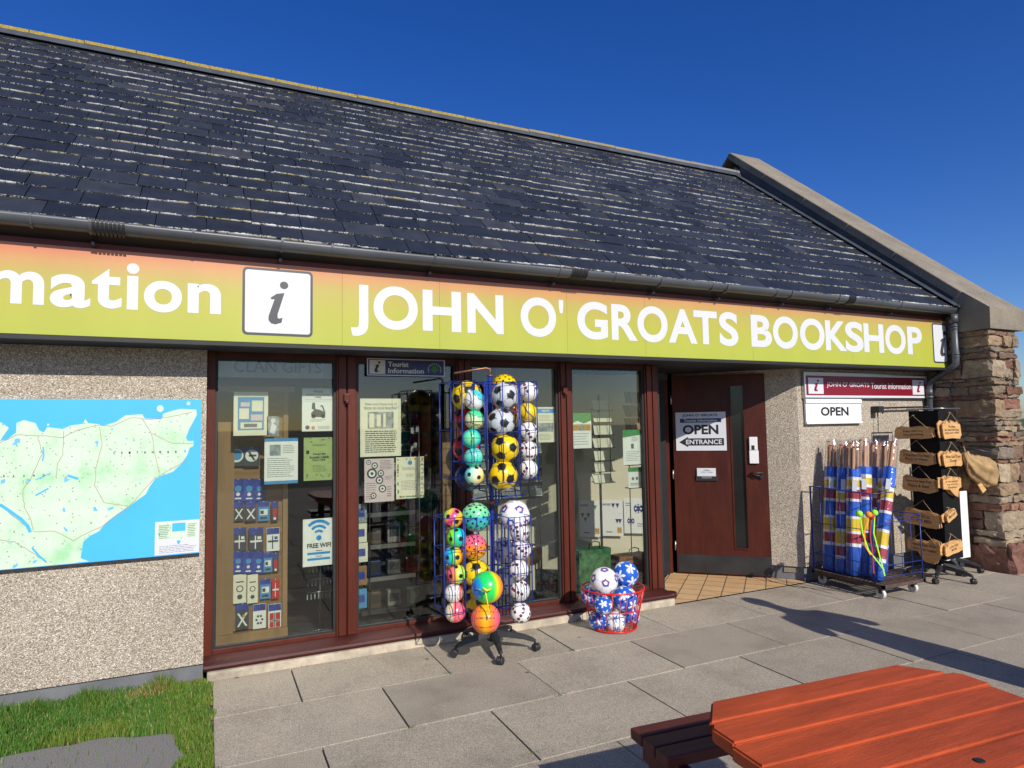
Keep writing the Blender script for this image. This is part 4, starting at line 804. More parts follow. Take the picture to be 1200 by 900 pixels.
for ri, (py, items) in enumerate(rows):
    for ci, (px, wd, kind) in enumerate(items):
        hh_ = {'blue': 25, 'ring': 32, 'salt2': 28, 'snow': 27, 'norse': 27, 'flag': 26, 'white': 26}.get(kind, 22)
        F = px_face(px-wd/2, py-hh_/2, px+wd/2, py+hh_/2, KY-.01-.012*(ci % 2)); base_ = {'disc': 3, 'saltire': 3, 'blue': 0, 'cross': 3, 'grey': 4, 'red': 3, 'flag': 3, 'white': 1, 'pic': 4, 'ring': 6, 'redx': 2, 'salt2': 3, 'snow': 1, 'norse': 1}[kind]
        F.slab(.006, base_); top_ = 0 if kind not in ('ring', 'redx') else base_; F.rect(.02, .72, .98, .99, top_)
        if kind == 'disc': F.disc(.5, .55, .42, 1, 2); F.disc(.5, .58, .33, 4, 3)
        elif kind == 'saltire': F.disc(.5, .55, .42, 1, 2); F.poly([(.25, .75), (.4, .75), (.75, .3), (.6, .3)], 3, 3); F.poly([(.3, .6), (.8, .6), (.8, .5), (.3, .5)], 3, 3)
        elif kind == 'blue': F.disc(.5, .55, .26, 4, 2); F.disc(.5, .3, .15, 1, 2); F.rect(.25, .08, .75, .14, 1, 2)
        elif kind in ('cross', 'salt2'): F.poly([(.1, .62), (.25, .62), (.9, .1), (.75, .1)], 1, 2); F.poly([(.75, .62), (.9, .62), (.25, .1), (.1, .1)], 1, 3); kind == 'salt2' and F.disc(.62, .5, .12, 5, 4)
        elif kind in ('flag', 'white'): F.rect(.1, .38, .9, .46, 1 if kind == 'flag' else 3, 2); F.rect(.42, .1, .5, .66, 1 if kind == 'flag' else 3, 3); F.rect(.6, .5, .85, .62, 1 if kind == 'flag' else 0, 2)
        elif kind == 'red': F.rect(.25, .15, .75, .65, 2, 2); F.disc(.5, .12, .2, 1, 3)
        elif kind == 'ring': F.disc(.5, .5, .28, 3, 2); F.disc(.5, .5, .2, 6, 3); F.disc(.5, .22, .2, 3, 2); F.rect(.2, .72, .8, .76, 3, 2)
        elif kind in ('redx',): F.rect(.1, .42, .9, .5, 1, 2); F.rect(.42, .1, .5, .8, 1, 3)
        elif kind == 'norse': F.rect(.1, .36, .42, .64, 2, 2); F.rect(.58, .36, .92, .64, 2, 2); F.rect(.1, .06, .42, .28, 2, 2); F.rect(.58, .06, .92, .28, 2, 2); F.rect(.46, .06, .54, .64, 3, 3); F.rect(.1, .3, .92, .34, 3, 3)
        elif kind == 'snow': [F.disc(.5+.22*math.cos(a), .36+.16*math.sin(a), .1, 3, 2, 6) for a in [R(60*i) for i in range(6)]]
        elif kind in ('pic', 'grey'): F.rect(.15, .3, .85, .6, 1, 2); F.rect(.2, .36, .5, .54, 3, 3); F.rect(.2, .1, .8, .2, 3, 2)
        F.mb.tube([F.pt(.5, .98, .001), F.pt(.5, .98, -.02)], .003, 6, 1)
        tag(F.build('gift_packet', km), f'{cn_[kind]}, {ordn[ci]} in the {rown[ri]} row of the peg board', 'packet', 'packets hanging on the peg board')

es_ = thing('earring_stand', (P(375, 720, 5.3).x, 5.3, .02), 'small stand of glinting earrings low behind the left window', 'stand'); ex_ = es_.location.x
w = MB(); w.tube([(ex_, 5.3, .02), (ex_, 5.3, .62)], .006, 6); [w.tube([(ex_-.11, 5.3, z_), (ex_+.11, 5.3, z_)], .003, 5) for z_ in (.34, .44, .54, .62)]; w.tube([(ex_+.09*math.cos(2*math.pi*k_/16), 5.3+.09*math.sin(2*math.pi*k_/16), .024) for k_ in range(16)], .006, 6, closed=True); w.build('frame', M['steel'], es_)
w = MB(); [w.box((ex_-.10+.028*k_+j_*.007, 5.29, z_-.05), (ex_-.092+.028*k_+j_*.007, 5.295, z_-.01)) for k_ in range(8) for j_, z_ in enumerate((.34, .44, .54, .62))]; w.build('earring', M['photo'], es_)
# wire racks inside
def wire_rack(loc, wd, dp_, z0, z1, tiers, label, mt, name='wire_rack', cards=None, tilt=.35):
    t_ = thing(name, loc, label, 'rack'); X, Y_, _ = loc; w = MB()
    for sx_ in (-1, 1):
        for sy in (0, 1): w.tube([(X+sx_*wd/2, Y_+sy*dp_, .03), (X+sx_*wd/2, Y_+sy*dp_, z1)], .006, 6)
    w.build('upright', mt, t_); w = MB()
    for i in range(tiers):
        z_ = z0+(z1-z0)*i/tiers
        w.tube([(X-wd/2, Y_, z_), (X+wd/2, Y_, z_), (X+wd/2, Y_+dp_, z_+.03), (X-wd/2, Y_+dp_, z_+.03)], .004, 6, closed=True); w.tube([(X-wd/2, Y_-.02, z_+.05), (X+wd/2, Y_-.02, z_+.05)], .003, 6)
        for k_ in range(4): xx = X-wd/2+wd*(k_+.5)/4; w.tube([(xx, Y_-.02, z_+.05), (xx, Y_, z_), (xx, Y_+dp_, z_+.03)], .0025, 5)
    w.build('shelf_wires', mt, t_); return t_
# window 2: jewellery rack, shelves of dark goods
wr = wire_rack((1.42, 5.35, 0), .42, .25, 1.1, 1.72, 4, 'dark wire rack with bright tags behind the second window', M['steel'])
w = MB(); random.seed(3)
for i in range(26):
    x, z = 1.42+random.uniform(-.2, .2), random.choice([1.15, 1.3, 1.45, 1.6])+random.uniform(-.02, .02); w.box((x-.012, 5.34-random.random()*.03, z-.05), (x+.012, 5.345, z+.0), mat=None)
w.build('tags', M['photo'], wr)
sh = thing('shelf_unit', (1.3, 5.6, .02), 'dark shelf unit with steel price rails behind the second window', 'shelves')
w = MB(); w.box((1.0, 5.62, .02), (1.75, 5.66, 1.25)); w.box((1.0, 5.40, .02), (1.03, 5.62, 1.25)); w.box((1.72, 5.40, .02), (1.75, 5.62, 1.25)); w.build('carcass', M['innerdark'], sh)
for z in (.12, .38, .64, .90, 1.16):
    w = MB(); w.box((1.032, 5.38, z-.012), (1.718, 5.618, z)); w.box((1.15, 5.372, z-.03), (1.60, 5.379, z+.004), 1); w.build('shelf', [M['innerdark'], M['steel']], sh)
gc = ['green', 'grey', 'brown', 'red', 'white', 'navy']; gcm = [pm('dimmed_box_'+n_, c_, .5, .4, 30, 0) for n_, c_ in (('green', (.02, .05, .02)), ('grey', (.05, .05, .05)), ('brown', (.06, .035, .015)), ('red', (.09, .01, .01)), ('white', (.16, .15, .12)), ('navy', (.01, .015, .06)))]; tier = ['bottom', 'second', 'third', 'fourth', 'top']  # box colours darkened to stand for the dim shop interior
for zi, z in enumerate((.122, .382, .642, .902, 1.162)):
    for xi in range(4):
        x = 1.10+xi*.165; k_ = (zi*3+xi*2) % 6; w = MB(); hh_ = random.uniform(.08, .17)
        w.box((x-.055, 5.42, z), (x+.055, 5.50, z+hh_), bev=.008); w.box((x-.04, 5.4185, z+hh_*.3), (x+.04, 5.4198, z+hh_*.8), 1)
        tag(w.build('souvenir_box', [gcm[k_], M['innerdark']]), f'small {gc[k_]} souvenir box, {ordn[xi]} from the left on the {tier[zi]} shelf of the dark unit', 'box', 'boxes on the dark shelf unit')
# hanging packets seen at the left edge of window 2
for i, (py, mt, nm_) in enumerate(((602, M['photo'], 'grey patterned'), (625, M['cream'], 'cream'), (648, M['cream'], 'lower cream'), (675, M['boardwood'], 'brown'), (702, M['bluepaper'], 'blue flag'))):
    F = px_face(417, py-11, 430 if i != 2 else 431, py+10, 5.05); F.slab(.01, 0); F.rect(.2, .3, .8, .7, 1); tag(F.build('gift_packet', [mt, blueprint]), f'{nm_} packet hanging at the left edge of the second window', 'packet', 'packets hanging beside the second window')
# brown hat-like plush and hanging scarves
w = MB(); w.prism([(1.95+.02*i, 5.5, 0.1) for i in range(2)]+[(1.97, 5.52, .1)], (0, 0, 1.7)) if 0 else None
for i, (x, cc) in enumerate(((1.62, M['innerdark']), (1.73, M['jacket']), (1.84, M['boardwood']), (1.95, M['innerdark']))):
    w = MB(); pts_ = [(x+.05*math.cos(a), 5.85+.10*math.sin(a)+.01*math.sin(a*5)) for a in [2*math.pi*k_/16 for k_ in range(16)]]
    w.prism([(p[0], p[1], .45) for p in pts_], (0, 0, 1.35)); tag(w.build('hanging_garment', cc), ['dark garment hanging leftmost in the gloom behind the ball rack', 'navy garment hanging second from left behind the ball rack', 'brown garment hanging behind the pole of the ball rack', 'dark garment hanging rightmost behind the ball rack'][i], 'garment', 'garments hanging inside the shop')
# window 3: postcard racks
pr_ = thing('postcard_rack', (2.5, 5.5, .02), 'black postcard rack with rows of dark landscape cards behind the third window', 'rack'); w = MB(); w.box((2.18, 5.58, .9), (2.92, 5.60, 1.62)); w.tube([(2.2, 5.59, .03), (2.2, 5.59, .9)], .01); w.tube([(2.9, 5.59, .03), (2.9, 5.59, .9)], .01); w.build('back_panel', M['innerdark'], pr_)
cd = pm('postcard_landscape', (.10, .11, .10), .35, .8, 16, 0, sc=(1, 1, 4))
for r in range(5):
    for c0 in range(5):
        x, z = 2.20+c0*.145, .93+r*.135; F = Face((x, 5.55, z), (x+.125, 5.55, z), (x, 5.575, z+.095)); F.slab(.004, 0); F.rect(.06, .1, .94, .9, 1); F.rect(.1, .62, .9, .86, 2, 2)
        tag(F.build('postcard', [M['photo'], cd, M['photo']]), f'dark landscape postcard, {ordn[c0]} from the left in the {tier[r]} row of the black rack', 'postcard', 'postcards in the black rack')
w = MB(); w.box((2.15, 5.7, .02), (2.9, 6.1, .62)); w.build('counter', M['creamwall'], B)
w = MB(); c0 = P(622, 650, 5.4); w.prism([(c0.x+.12*math.cos(a), 5.4, c0.z+.10*math.sin(a)) for a in [2*math.pi*k_/24 for k_ in range(24)]], (0, .02, 0)); w.tube([(c0.x, 5.42, c0.z), (c0.x, 5.7, c0.z-.1)], .008); tag(w.build('round_board', M['boardwood']), 'round brown board low behind the third window', 'board')
w = MB(); w.box((1.90, 5.55, .02), (1.99, 5.60, 1.55)); tag(w.build('wooden_post', M['wood']), 'pale wooden post standing behind the blue pole of the ball rack', 'post')
# window 4: blank card rack
cr = thing('card_rack', (P(706, 560, 5.25).x, 5.25, .02), 'thin black wire rack of cream cards behind the fourth window', 'rack'); w = MB(); cx = P(706, 530, 5.25)
xw = cx.x
for dx_ in (-.055, .055): w.tube([(xw+dx_, 5.20, P(706, 562, 5.25).z-.03), (xw+dx_, 5.20, P(706, 465, 5.25).z+.02)], .0035, 6)
w.tube([(xw, 5.30, .03), (xw, 5.30, 1.87)], .012, 8)
for py in (477, 491, 506, 521, 536, 549, 562): z = P(706, py, 5.22).z; w.tube([(xw-.11, 5.205, z-.03), (xw+.11, 5.205, z-.03), (xw+.11, 5.28, z-.02), (xw-.11, 5.28, z-.02)], .003, 6, closed=True)
w.build('wires', M['blackpl'], cr)
for i, py in enumerate((470, 484, 499, 514, 529, 543, 556)):
    z = P(706, py+6, 5.22).z; sk_ = random.uniform(-.02, .02); F = Face((xw-.10+sk_*.3, 5.225, z-.035), (xw+.10, 5.225, z-.035+sk_*.2), (xw-.105+sk_, 5.25, z+.055)); F.slab(.012, 0); F.disc(.85, .2, .03, 1, 1, 6)
    tag(F.build('greeting_card', [M['cream'], M['greyink']]), f'cream card in the {["top", "second", "third", "fourth", "fifth", "sixth", "bottom"][i]} tier of the thin black rack', 'card', 'cream cards in the thin rack')
for i, py in enumerate((465, 481, 496)):
    a = P(734, py-6, 5.3); c0 = P(751, py+7, 5.3); F = Face((a.x, 5.3, c0.z), (c0.x, 5.3, c0.z), (a.x+(-.02 if i == 1 else 0), 5.33, a.z)); F.slab(.012, 0); F.mb.tube([F.pt(.3, 0, .004), F.pt(.3, 1, .004)], .003, 5, 1)
    tag(F.build('brown_card', [M['gold'] if 0 else M['wood'], M['blackpl']]), ['uppermost brown card at the right of the fourth window', 'tilted middle brown card at the right of the fourth window', 'lowest brown card at the right of the fourth window'][i], 'card', 'brown cards by the entrance')
w = MB(); xx = P(745, 560, 5.12).x
for dx_ in (-.07, .07): w.tube([(xx+dx_, 5.12, .03), (xx+dx_, 5.12, P(745, 542, 5.12).z)], .005, 6)
for py in (545, 572): z = P(745, py, 5.12).z; w.tube([(xx-.07, 5.12, z), (xx+.07, 5.12, z), (xx+.07, 5.20, z), (xx-.07, 5.20, z)], .004, 6, closed=True)
tag(w.build('leaflet_holder', M['blackpl']), 'small black wire leaflet holder by the right jamb of the fourth window', 'holder')
# green shopping bags
bagm = pm('green_bag_print', (.03, .12, .035), .7, .9, 18, .1); bagm2 = pm('striped_bag', (.22, .10, .04), .7, .9, 9, .1, sc=(1, 1, 6))
for px0, px1, pt, pb_, mt, lb in ((675, 712, 645, 668, bagm, 'dark green printed shopping bag low in the fourth window'), (722, 757, 652, 675, bagm2, 'green and orange striped bag beside the right jamb, low in the fourth window')):
    t_ = thing('shopping_bag', (P((px0+px1)/2, pb_, 5.15).x, 5.15, .03), lb, 'bag'); a, c0 = P(px0, pt, 5.15), P(px1, pt, 5.15); w = MB()
    w.prism([(a.x, 5.10, .03), (c0.x, 5.10, .03), (c0.x, 5.26, .03), (a.x, 5.26, .03)], (0, 0, a.z-.03)); bmesh.ops.subdivide_edges(w.bm, edges=w.bm.edges, cuts=4, use_grid_fill=True)
    for v_ in w.bm.verts: v_.co += noise.noise_vector(v_.co*9)*.012
    w.build('body', mt, t_); w = MB(); mx_ = (a.x+c0.x)/2; w.tube([(mx_-.06, 5.11, a.z-.01), (mx_-.05, 5.10, a.z+.06), (mx_, 5.10, a.z+.075), (mx_+.05, 5.10, a.z+.06), (mx_+.06, 5.11, a.z-.01)], .006, 6); w.build('handle', M['blackpl'] if mt is bagm else M['greenprint'], t_)

# ================================================================== BALLS
random.seed(21)
ph_ = (1+5**.5)/2
icov = [V(p).normalized() for a in (-1, 1) for b_ in (-ph_, ph_) for p in ((0, a, b_), (a, b_, 0), (b_, 0, a))]
dodv = []
for i in range(12):
    for j in range(i+1, 12):
        for k in range(j+1, 12):
            if icov[i].dot(icov[j]) > .4 and icov[i].dot(icov[k]) > .4 and icov[j].dot(icov[k]) > .4: dodv.append((icov[i]+icov[j]+icov[k]).normalized())
def cells(d):
    L_ = sorted([(d.dot(n)/.9394*.9394/ (2.327/2.478) , 0, i) for i, n in enumerate(icov)]+[(d.dot(n)/(2.267/2.478), 1, i) for i, n in enumerate(dodv)], reverse=True)
    return L_[0], L_[1]
def hx(r_, g_, b_): return (r_, g_, b_)
YEL, BLK, WHT, GRN, CYN, PNK, ORG, RED, BLU, NVY, LIM, SIL = (.80, .55, .005), (.012, .012, .014), (.78, .78, .76), (.02, .62, .10), (.02, .50, .55), (.85, .05, .22), (.90, .22, .01), (.62, .012, .02), (.01, .10, .55), (.01, .03, .16), (.22, .80, .02), (.52, .54, .57)
def lerp3(a, b_, t_): t_ = max(0, min(1, t_)); return tuple(x+(y-x)*t_ for x, y in zip(a, b_))
def grad(stops, t_):
    for (p0, c0), (p1, c1) in zip(stops[:-1], stops[1:]):
        if t_ <= p1: return lerp3(c0, c1, (t_-p0)/(p1-p0))
    return stops[-1][1]
def soccer(base, spot, seam=(.05, .05, .05), sw=.012):
    def fn(d):
        a, b_ = cells(d); c0 = spot if a[1] == 0 else (base(d) if callable(base) else base)
        return seam if a[0]-b_[0] < sw and not (a[1] == 0) else c0
    return fn
def spots(base, col, r_=.26, dirs=None):
    def fn(d):
        for n in (dirs or icov):
            if d.dot(n) > math.cos(r_): return col
        return base(d) if callable(base) else base
    return fn
def basket_(base, line=(.04, .03, .05), lw=.028):
    def fn(d):
        if abs(d.x) < lw or abs(d.y) < lw or abs(abs(d.z)-.62*(1-.45*d.x*d.x)) < lw*.9: return line
        return base(d) if callable(base) else base
    return fn
def volley(base, line=(.03, .02, .03)):
    def fn(d):
        a = max(range(3), key=lambda i: abs(d[i])); u = d[(a+1) % 3]/max(.01, abs(d[a])); vv = d[(a+2) % 3]/max(.01, abs(d[a]))
        if abs(abs(u)-.33) < .03 or abs(u) > .96 or abs(vv) > .965: return line
        return base(d) if callable(base) else base
    return fn
fib = [V((math.sqrt(1-z*z)*math.cos(i*2.39996), math.sqrt(1-z*z)*math.sin(i*2.39996), z)) for i, z in enumerate([1-2*(k+.5)/90 for k in range(90)])]
def logo(main, c1=(.30, .04, .10), c2=(.02, .015, .03), lim=.66):
    """small coloured medallions running in bands over a white ball"""
    def fn(d):
        best = None
        for n in icov[:9]:
            q = d.dot(n)
            if best is None or q > best[0]: best = (q, n)
        e1 = best[1].orthogonal().normalized(); e2 = best[1].cross(e1); x, y = d.dot(e1), d.dot(e2)
        if abs(y) < .27 and abs(x) < lim:
            k_ = round(x/.38); cx = k_*.38; r_ = math.hypot(x-cx, y-.12*math.sin(k_*2.1))
            if r_ < .16: return c2 if r_ > .11 or (x-cx) > .03 or (k_ % 2 and r_ < .02) else c1
            
        a, b_ = cells(d)
        return (.45, .45, .46) if a[0]-b_[0] < .008 else main
    return fn
def petals(base, pc, r_=.50, n_=5, dirs=None):
    def fn(d):
        for n in (dirs or icov):
            q = d.dot(n)
            if q > math.cos(r_):
                e1 = n.orthogonal().normalized(); e2 = n.cross(e1); x, y = d.dot(e1), d.dot(e2); rr_ = math.hypot(x, y)/math.sin(r_); a = math.atan2(y, x)
                if rr_ < .10+.82*abs(math.cos(a*n_/2))**1.3 and rr_ > .07: return pc
        return base
    return fn
def patches(base, c1, c2):
    def fn(d):
        a, b_ = cells(d)
        if a[1] == 0 and a[0]-b_[0] > .02:
            return lerp3(c1, c2, .5+.5*math.sin(9*d.x+7*d.y+4*d.z)) if a[0]-b_[0] < .11 or d.x > 0 else base
        return (.4, .4, .4) if a[0]-b_[0] < .008 else base
    return fn
rainbow = lambda st: (lambda d: grad(st, .5+.5*d.z))
fns = {
 'yellow_soccer': soccer(YEL, BLK), 'silver_soccer': soccer(SIL, BLK), 'red_soccer': soccer(RED, BLK), 'navy_soccer': soccer(NVY, (.0, .01, .05)),
 'white_cyan_basket': basket_(rainbow([(0, (.78, .76, .70)), (.55, WHT), (.8, CYN), (1, (.1, .7, .7))])),
 'green_cream_basket': basket_(rainbow([(0, (.70, .70, .25)), (.5, (.65, .72, .38)), (.8, (.06, .70, .25)), (1, (.02, .6, .3))])),
 'cyan_basket': basket_(rainbow([(0, (.02, .62, .42)), (.5, (.02, .35, .75)), (.8, (.03, .62, .45)), (1, (.2, .7, .3))])),
 'teal_basket': basket_(rainbow([(0, (.03, .60, .40)), (.4, (.05, .62, .45)), (.7, (.2, .6, .5)), (1, (.02, .55, .5))])),
 'cream_cyan_soccer': spots(rainbow([(0, YEL), (.35, (.75, .72, .45)), (.7, (.35, .75, .55)), (1, (.02, .5, .6))]), BLK, .22),
 'yellow_star': spots(lambda d: grad([(0, (.85, .20, .16)), (.5, (.85, .30, .10)), (.72, YEL), (1, YEL)], .5+.5*d.z), BLK, .085, fib),
 'white_logo': logo(WHT), 'yellow_swoosh': lambda d: NVY if abs(d.z-.25*math.sin(3*d.x+1)) < .07 else ((.25, .03, .2) if abs(d.y-.5*d.z) < .05 and d.x > 0 else YEL),
 'rainbow_small': spots(rainbow([(0, ORG), (.3, YEL), (.45, PNK), (.62, PNK), (.8, YEL), (1, GRN)]), BLK, .24),
 'green_cyan_small': spots(rainbow([(0, LIM), (.3, LIM), (.5, GRN), (.75, CYN), (.88, (.02, .3, .8)), (1, CYN)]), BLK, .24),
 'blue_yellow_small': spots(rainbow([(0, ORG), (.25, YEL), (.48, GRN), (.62, CYN), (.8, (.01, .25, .8)), (1, CYN)]), BLK, .24),
 'pink_yellow_small': spots(rainbow([(0, (.3, .8, .05)), (.3, (.5, .75, .1)), (.48, YEL), (.62, (.9, .2, .1)), (1, PNK)]), BLK, .22),
 'white_basket_small': basket_(rainbow([(0, (.7, .68, .6)), (.75, WHT), (.86, RED), (1, WHT)])),
 'pink_cream_basket': basket_(rainbow([(0, (.78, .70, .45)), (.38, (.8, .62, .4)), (.5, (.85, .10, .14)), (.8, (.85, .18, .25)), (1, PNK)])),
 'green_star': spots(lambda d: grad([(0, (.05, .55, .35)), (.42, (.04, .40, .45)), (.5, (.05, .25, .60)), (.58, (.10, .60, .30)), (1, (.30, .68, .35))], .5+.5*d.z), BLK, .085, fib),
 'pink_orange_star': spots(lambda d: grad([(0, YEL), (.3, (.88, .32, .02)), (.55, ORG), (.72, (.85, .12, .20)), (1, (.8, .12, .25))], .5+.5*d.z), BLK, .075, fib),
 'rainbow_large': rainbow([(0, ORG), (.22, ORG), (.40, YEL), (.48, (.25, .75, .02)), (.55, GRN), (.84, (.02, .6, .14)), (.91, (.01, .32, .6)), (1, (.01, .12, .6))]),
 'orange_volley': volley(rainbow([(0, (.9, .1, .15)), (.3, ORG), (.5, (.9, .45, .01)), (.7, ORG), (1, PNK)])),
 'white_patch': patches(WHT, (.01, .08, .40), (.22, .02, .18)),
 'blue_petal': petals((.012, .10, .50), (.72, .76, .84)), 'white_petal': petals(WHT, (.02, .10, .45), .42, 5),
}
ballmesh = {}
def ball_mesh(kind):
    if kind in ballmesh: return ballmesh[kind]
    bm_ = bmesh.new(); bmesh.ops.create_icosphere(bm_, subdivisions=6 if kind in ('white_logo', 'white_patch', 'blue_petal', 'white_petal', 'green_star', 'pink_orange_star', 'yellow_star') else 5, radius=1)
    cl = bm_.verts.layers.float_color.new('Col'); fn = fns[kind]
    for v_ in bm_.verts: v_[cl] = (*fn(v_.co.normalized()), 1)
    for f_ in bm_.faces: f_.smooth = True
    me = bpy.data.meshes.new('ball_'+kind); bm_.to_mesh(me); bm_.free(); me.materials.append(M['ball']); ballmesh[kind] = me; return me
def ball(px, py, Y, dpx, kind, label, group, axis=None, scale=1.0):
    p = P(px, py, Y); r_ = dpx/2/ppm(p)*scale; o = bpy.data.objects.new('ball', ball_mesh(kind)); C.objects.link(o); o.location = p; o.scale = (r_, r_, r_)
    if axis is None: o.rotation_euler = (random.uniform(0, 6.28), random.uniform(0, 6.28), random.uniform(0, 6.28))
    else: o.rotation_euler = V(axis).to_track_quat('Z', 'Y').to_euler()
    return tag(o, label, 'ball', group)
GU, GL, GB = 'balls in the upper tier of the blue rack', 'balls in the lower tier of the blue rack', 'balls heaped in the red wire basket'
# direction towards the camera from the rack, its left and up: used to lay the colour bands as they lie in the rack
tc_ = (V((0, 0, H))-V((1.9, 4.3, 1.2))).normalized(); tl_ = V((-.9, .42, 0)); up_ = V((0, 0, 1))
balls = [
 (547, 464, 4.36, 36, 'yellow_soccer', 'large yellow and black football at the top left of the rack', GU, None),
 (556, 469, 4.13, 24, 'white_cyan_basket', 'small white and turquoise lined ball at the top of the front left column', GU, tl_*-.7+up_*.7),
 (549, 492, 4.36, 33, 'red_soccer', 'upper one of the two red footballs half hidden in the left column', GU, None),
 (556, 492, 4.13, 23, 'green_cream_basket', 'small green and cream lined ball, second down the front left column', GU, up_*.8+tl_*-.3),
 (547, 525, 4.36, 33, 'red_soccer', 'lower one of the two red footballs in the left column', GU, None),
 (552.5, 514, 4.13, 22.5, 'cyan_basket', 'small turquoise and blue lined ball in the middle of the front left column', GU, tc_),
 (555, 536, 4.13, 23, 'teal_basket', 'small teal lined ball, fourth down the front left column', GU, up_),
 (549, 559, 4.34, 32, 'navy_soccer', 'dark navy football at the foot of the upper left column', GU, None),
 (556, 557, 4.13, 23, 'cream_cyan_soccer', 'small cream and turquoise football in front of the navy one', GU, tl_+up_*.3),
 (591, 454, 4.60, 31, 'yellow_star', 'yellow and coral ball with black stars standing above the silver footballs', GU, up_),
 (592, 486, 4.62, 31, 'yellow_star', 'coral star ball hidden behind the upper silver football', GU, up_*-1),
 (592, 464, 4.14, 33, 'silver_soccer', 'upper one of the two silver and black footballs', GU, None),
 (587, 495, 4.14, 33, 'silver_soccer', 'lower one of the two silver and black footballs', GU, None),
 (591.5, 525, 4.14, 33.5, 'yellow_soccer', 'yellow football directly below the silver ones', GU, None),
 (589.5, 557, 4.14, 34.5, 'yellow_soccer', 'yellow football at the foot of the upper middle column', GU, None),
 (619, 459, 4.24, 23, 'white_logo', 'small white medallion ball at the top of the right column, upper tier', GU, None),
 (618, 483, 4.24, 22, 'yellow_swoosh', 'small yellow ball with navy swirls in the upper right column', GU, None),
 (619, 506, 4.24, 23, 'white_logo', 'small white medallion ball just below the yellow swirl ball', GU, None),
 (619, 528, 4.24, 23, 'white_logo', 'small white medallion ball, fourth down the upper right column', GU, None),
 (619, 550, 4.24, 22.5, 'white_logo', 'small white medallion ball at the foot of the upper right column', GU, None),
 (531, 607, 4.24, 23, 'rainbow_small', 'small rainbow football with green, yellow and magenta, top of the lower left column', GL, tl_*.8+up_*.5),
 (535, 630, 4.24, 23, 'green_cyan_small', 'small lime and turquoise spotted ball, second in the lower left column', GL, tl_*-1),
 (531, 651.5, 4.24, 23, 'blue_yellow_small', 'small blue, green and yellow spotted ball in the lower left column', GL, tl_*1),
 (535, 673, 4.24, 23, 'pink_yellow_small', 'small pink and yellow spotted ball in the lower left column', GL, tl_*1),
 (532, 695, 4.24, 22, 'white_basket_small', 'small off-white lined ball, second from the foot of the lower left column', GL, tl_*-1),
 (533.5, 717, 4.24, 24, 'pink_cream_basket', 'small pink and cream lined ball at the foot of the lower left column', GL, tl_*-1),
 (557.5, 606, 4.36, 34, 'green_star', 'large mint green ball with black stars on top of the lower tier', GL, up_),
 (555.5, 641, 4.38, 30, 'pink_orange_star', 'pink and orange ball with small black stars under the mint one', GL, up_),
 (558, 672, 4.38, 32, 'yellow_soccer', 'yellow football behind the rainbow ball in the lower tier', GL, None),
 (558, 704, 4.38, 31, 'yellow_soccer', 'yellow football hidden behind the orange volleyball', GL, None),
 (571, 688, 4.06, 37, 'rainbow_large', 'large rainbow ball of green, blue and yellow tied to the rack front', GL, tl_*1.1+tc_*.7),
 (569, 725, 4.05, 34.5, 'orange_volley', 'orange and pink volleyball hanging lowest at the rack front', GL, tl_*-.9),
 (603, 604, 4.32, 36, 'white_patch', 'large white ball with blue and purple patches on top of the lower right column', GL, None),
 (591, 645, 4.50, 30, 'white_patch', 'large white ball hidden behind the wires, right of the pole', GL, None),
 (592, 680, 4.50, 30, 'white_petal', 'large white and blue ball low behind the wires, right of the pole', GL, None),
 (609, 623, 4.20, 23, 'white_logo', 'small white medallion ball, uppermost of five in the lower right column', GL, None),
 (611, 644, 4.20, 23, 'white_logo', 'small white medallion ball, second of five in the lower right column', GL, None),
 (608, 668, 4.20, 24, 'white_logo', 'small white medallion ball in the middle of the lower right column', GL, None),
 (609, 692, 4.20, 24, 'white_logo', 'small white medallion ball, fourth of five in the lower right column', GL, None),
 (610, 718, 4.20, 24, 'white_logo', 'small white medallion ball at the foot of the lower right column', GL, None),
 (708, 681, 4.38, 32, 'white_patch', 'large white ball with purple patches on top of the red basket', GB, None),
 (733, 673, 4.50, 30, 'blue_petal', 'topmost blue ball with white petals at the right of the red basket', GB, None),
 (732, 702, 4.42, 30, 'blue_petal', 'blue petal ball against the right side of the red basket', GB, None),
 (707, 709, 4.30, 22, 'blue_petal', 'small blue petal ball in the middle of the red basket', GB, None),
 (693, 697, 4.52, 24, 'blue_petal', 'dark blue ball half hidden at the left rim of the red basket', GB, None),
 (701, 727, 4.44, 23, 'blue_petal', 'blue petal ball at the bottom left of the red basket', GB, None),
 (721, 729, 4.36, 24, 'white_petal', 'white and blue ball at the bottom front of the red basket', GB, None),
 (738, 722, 4.50, 23, 'blue_petal', 'blue petal ball at the bottom right of the red basket', GB, None),
]
for b_ in balls: ball(*b_)

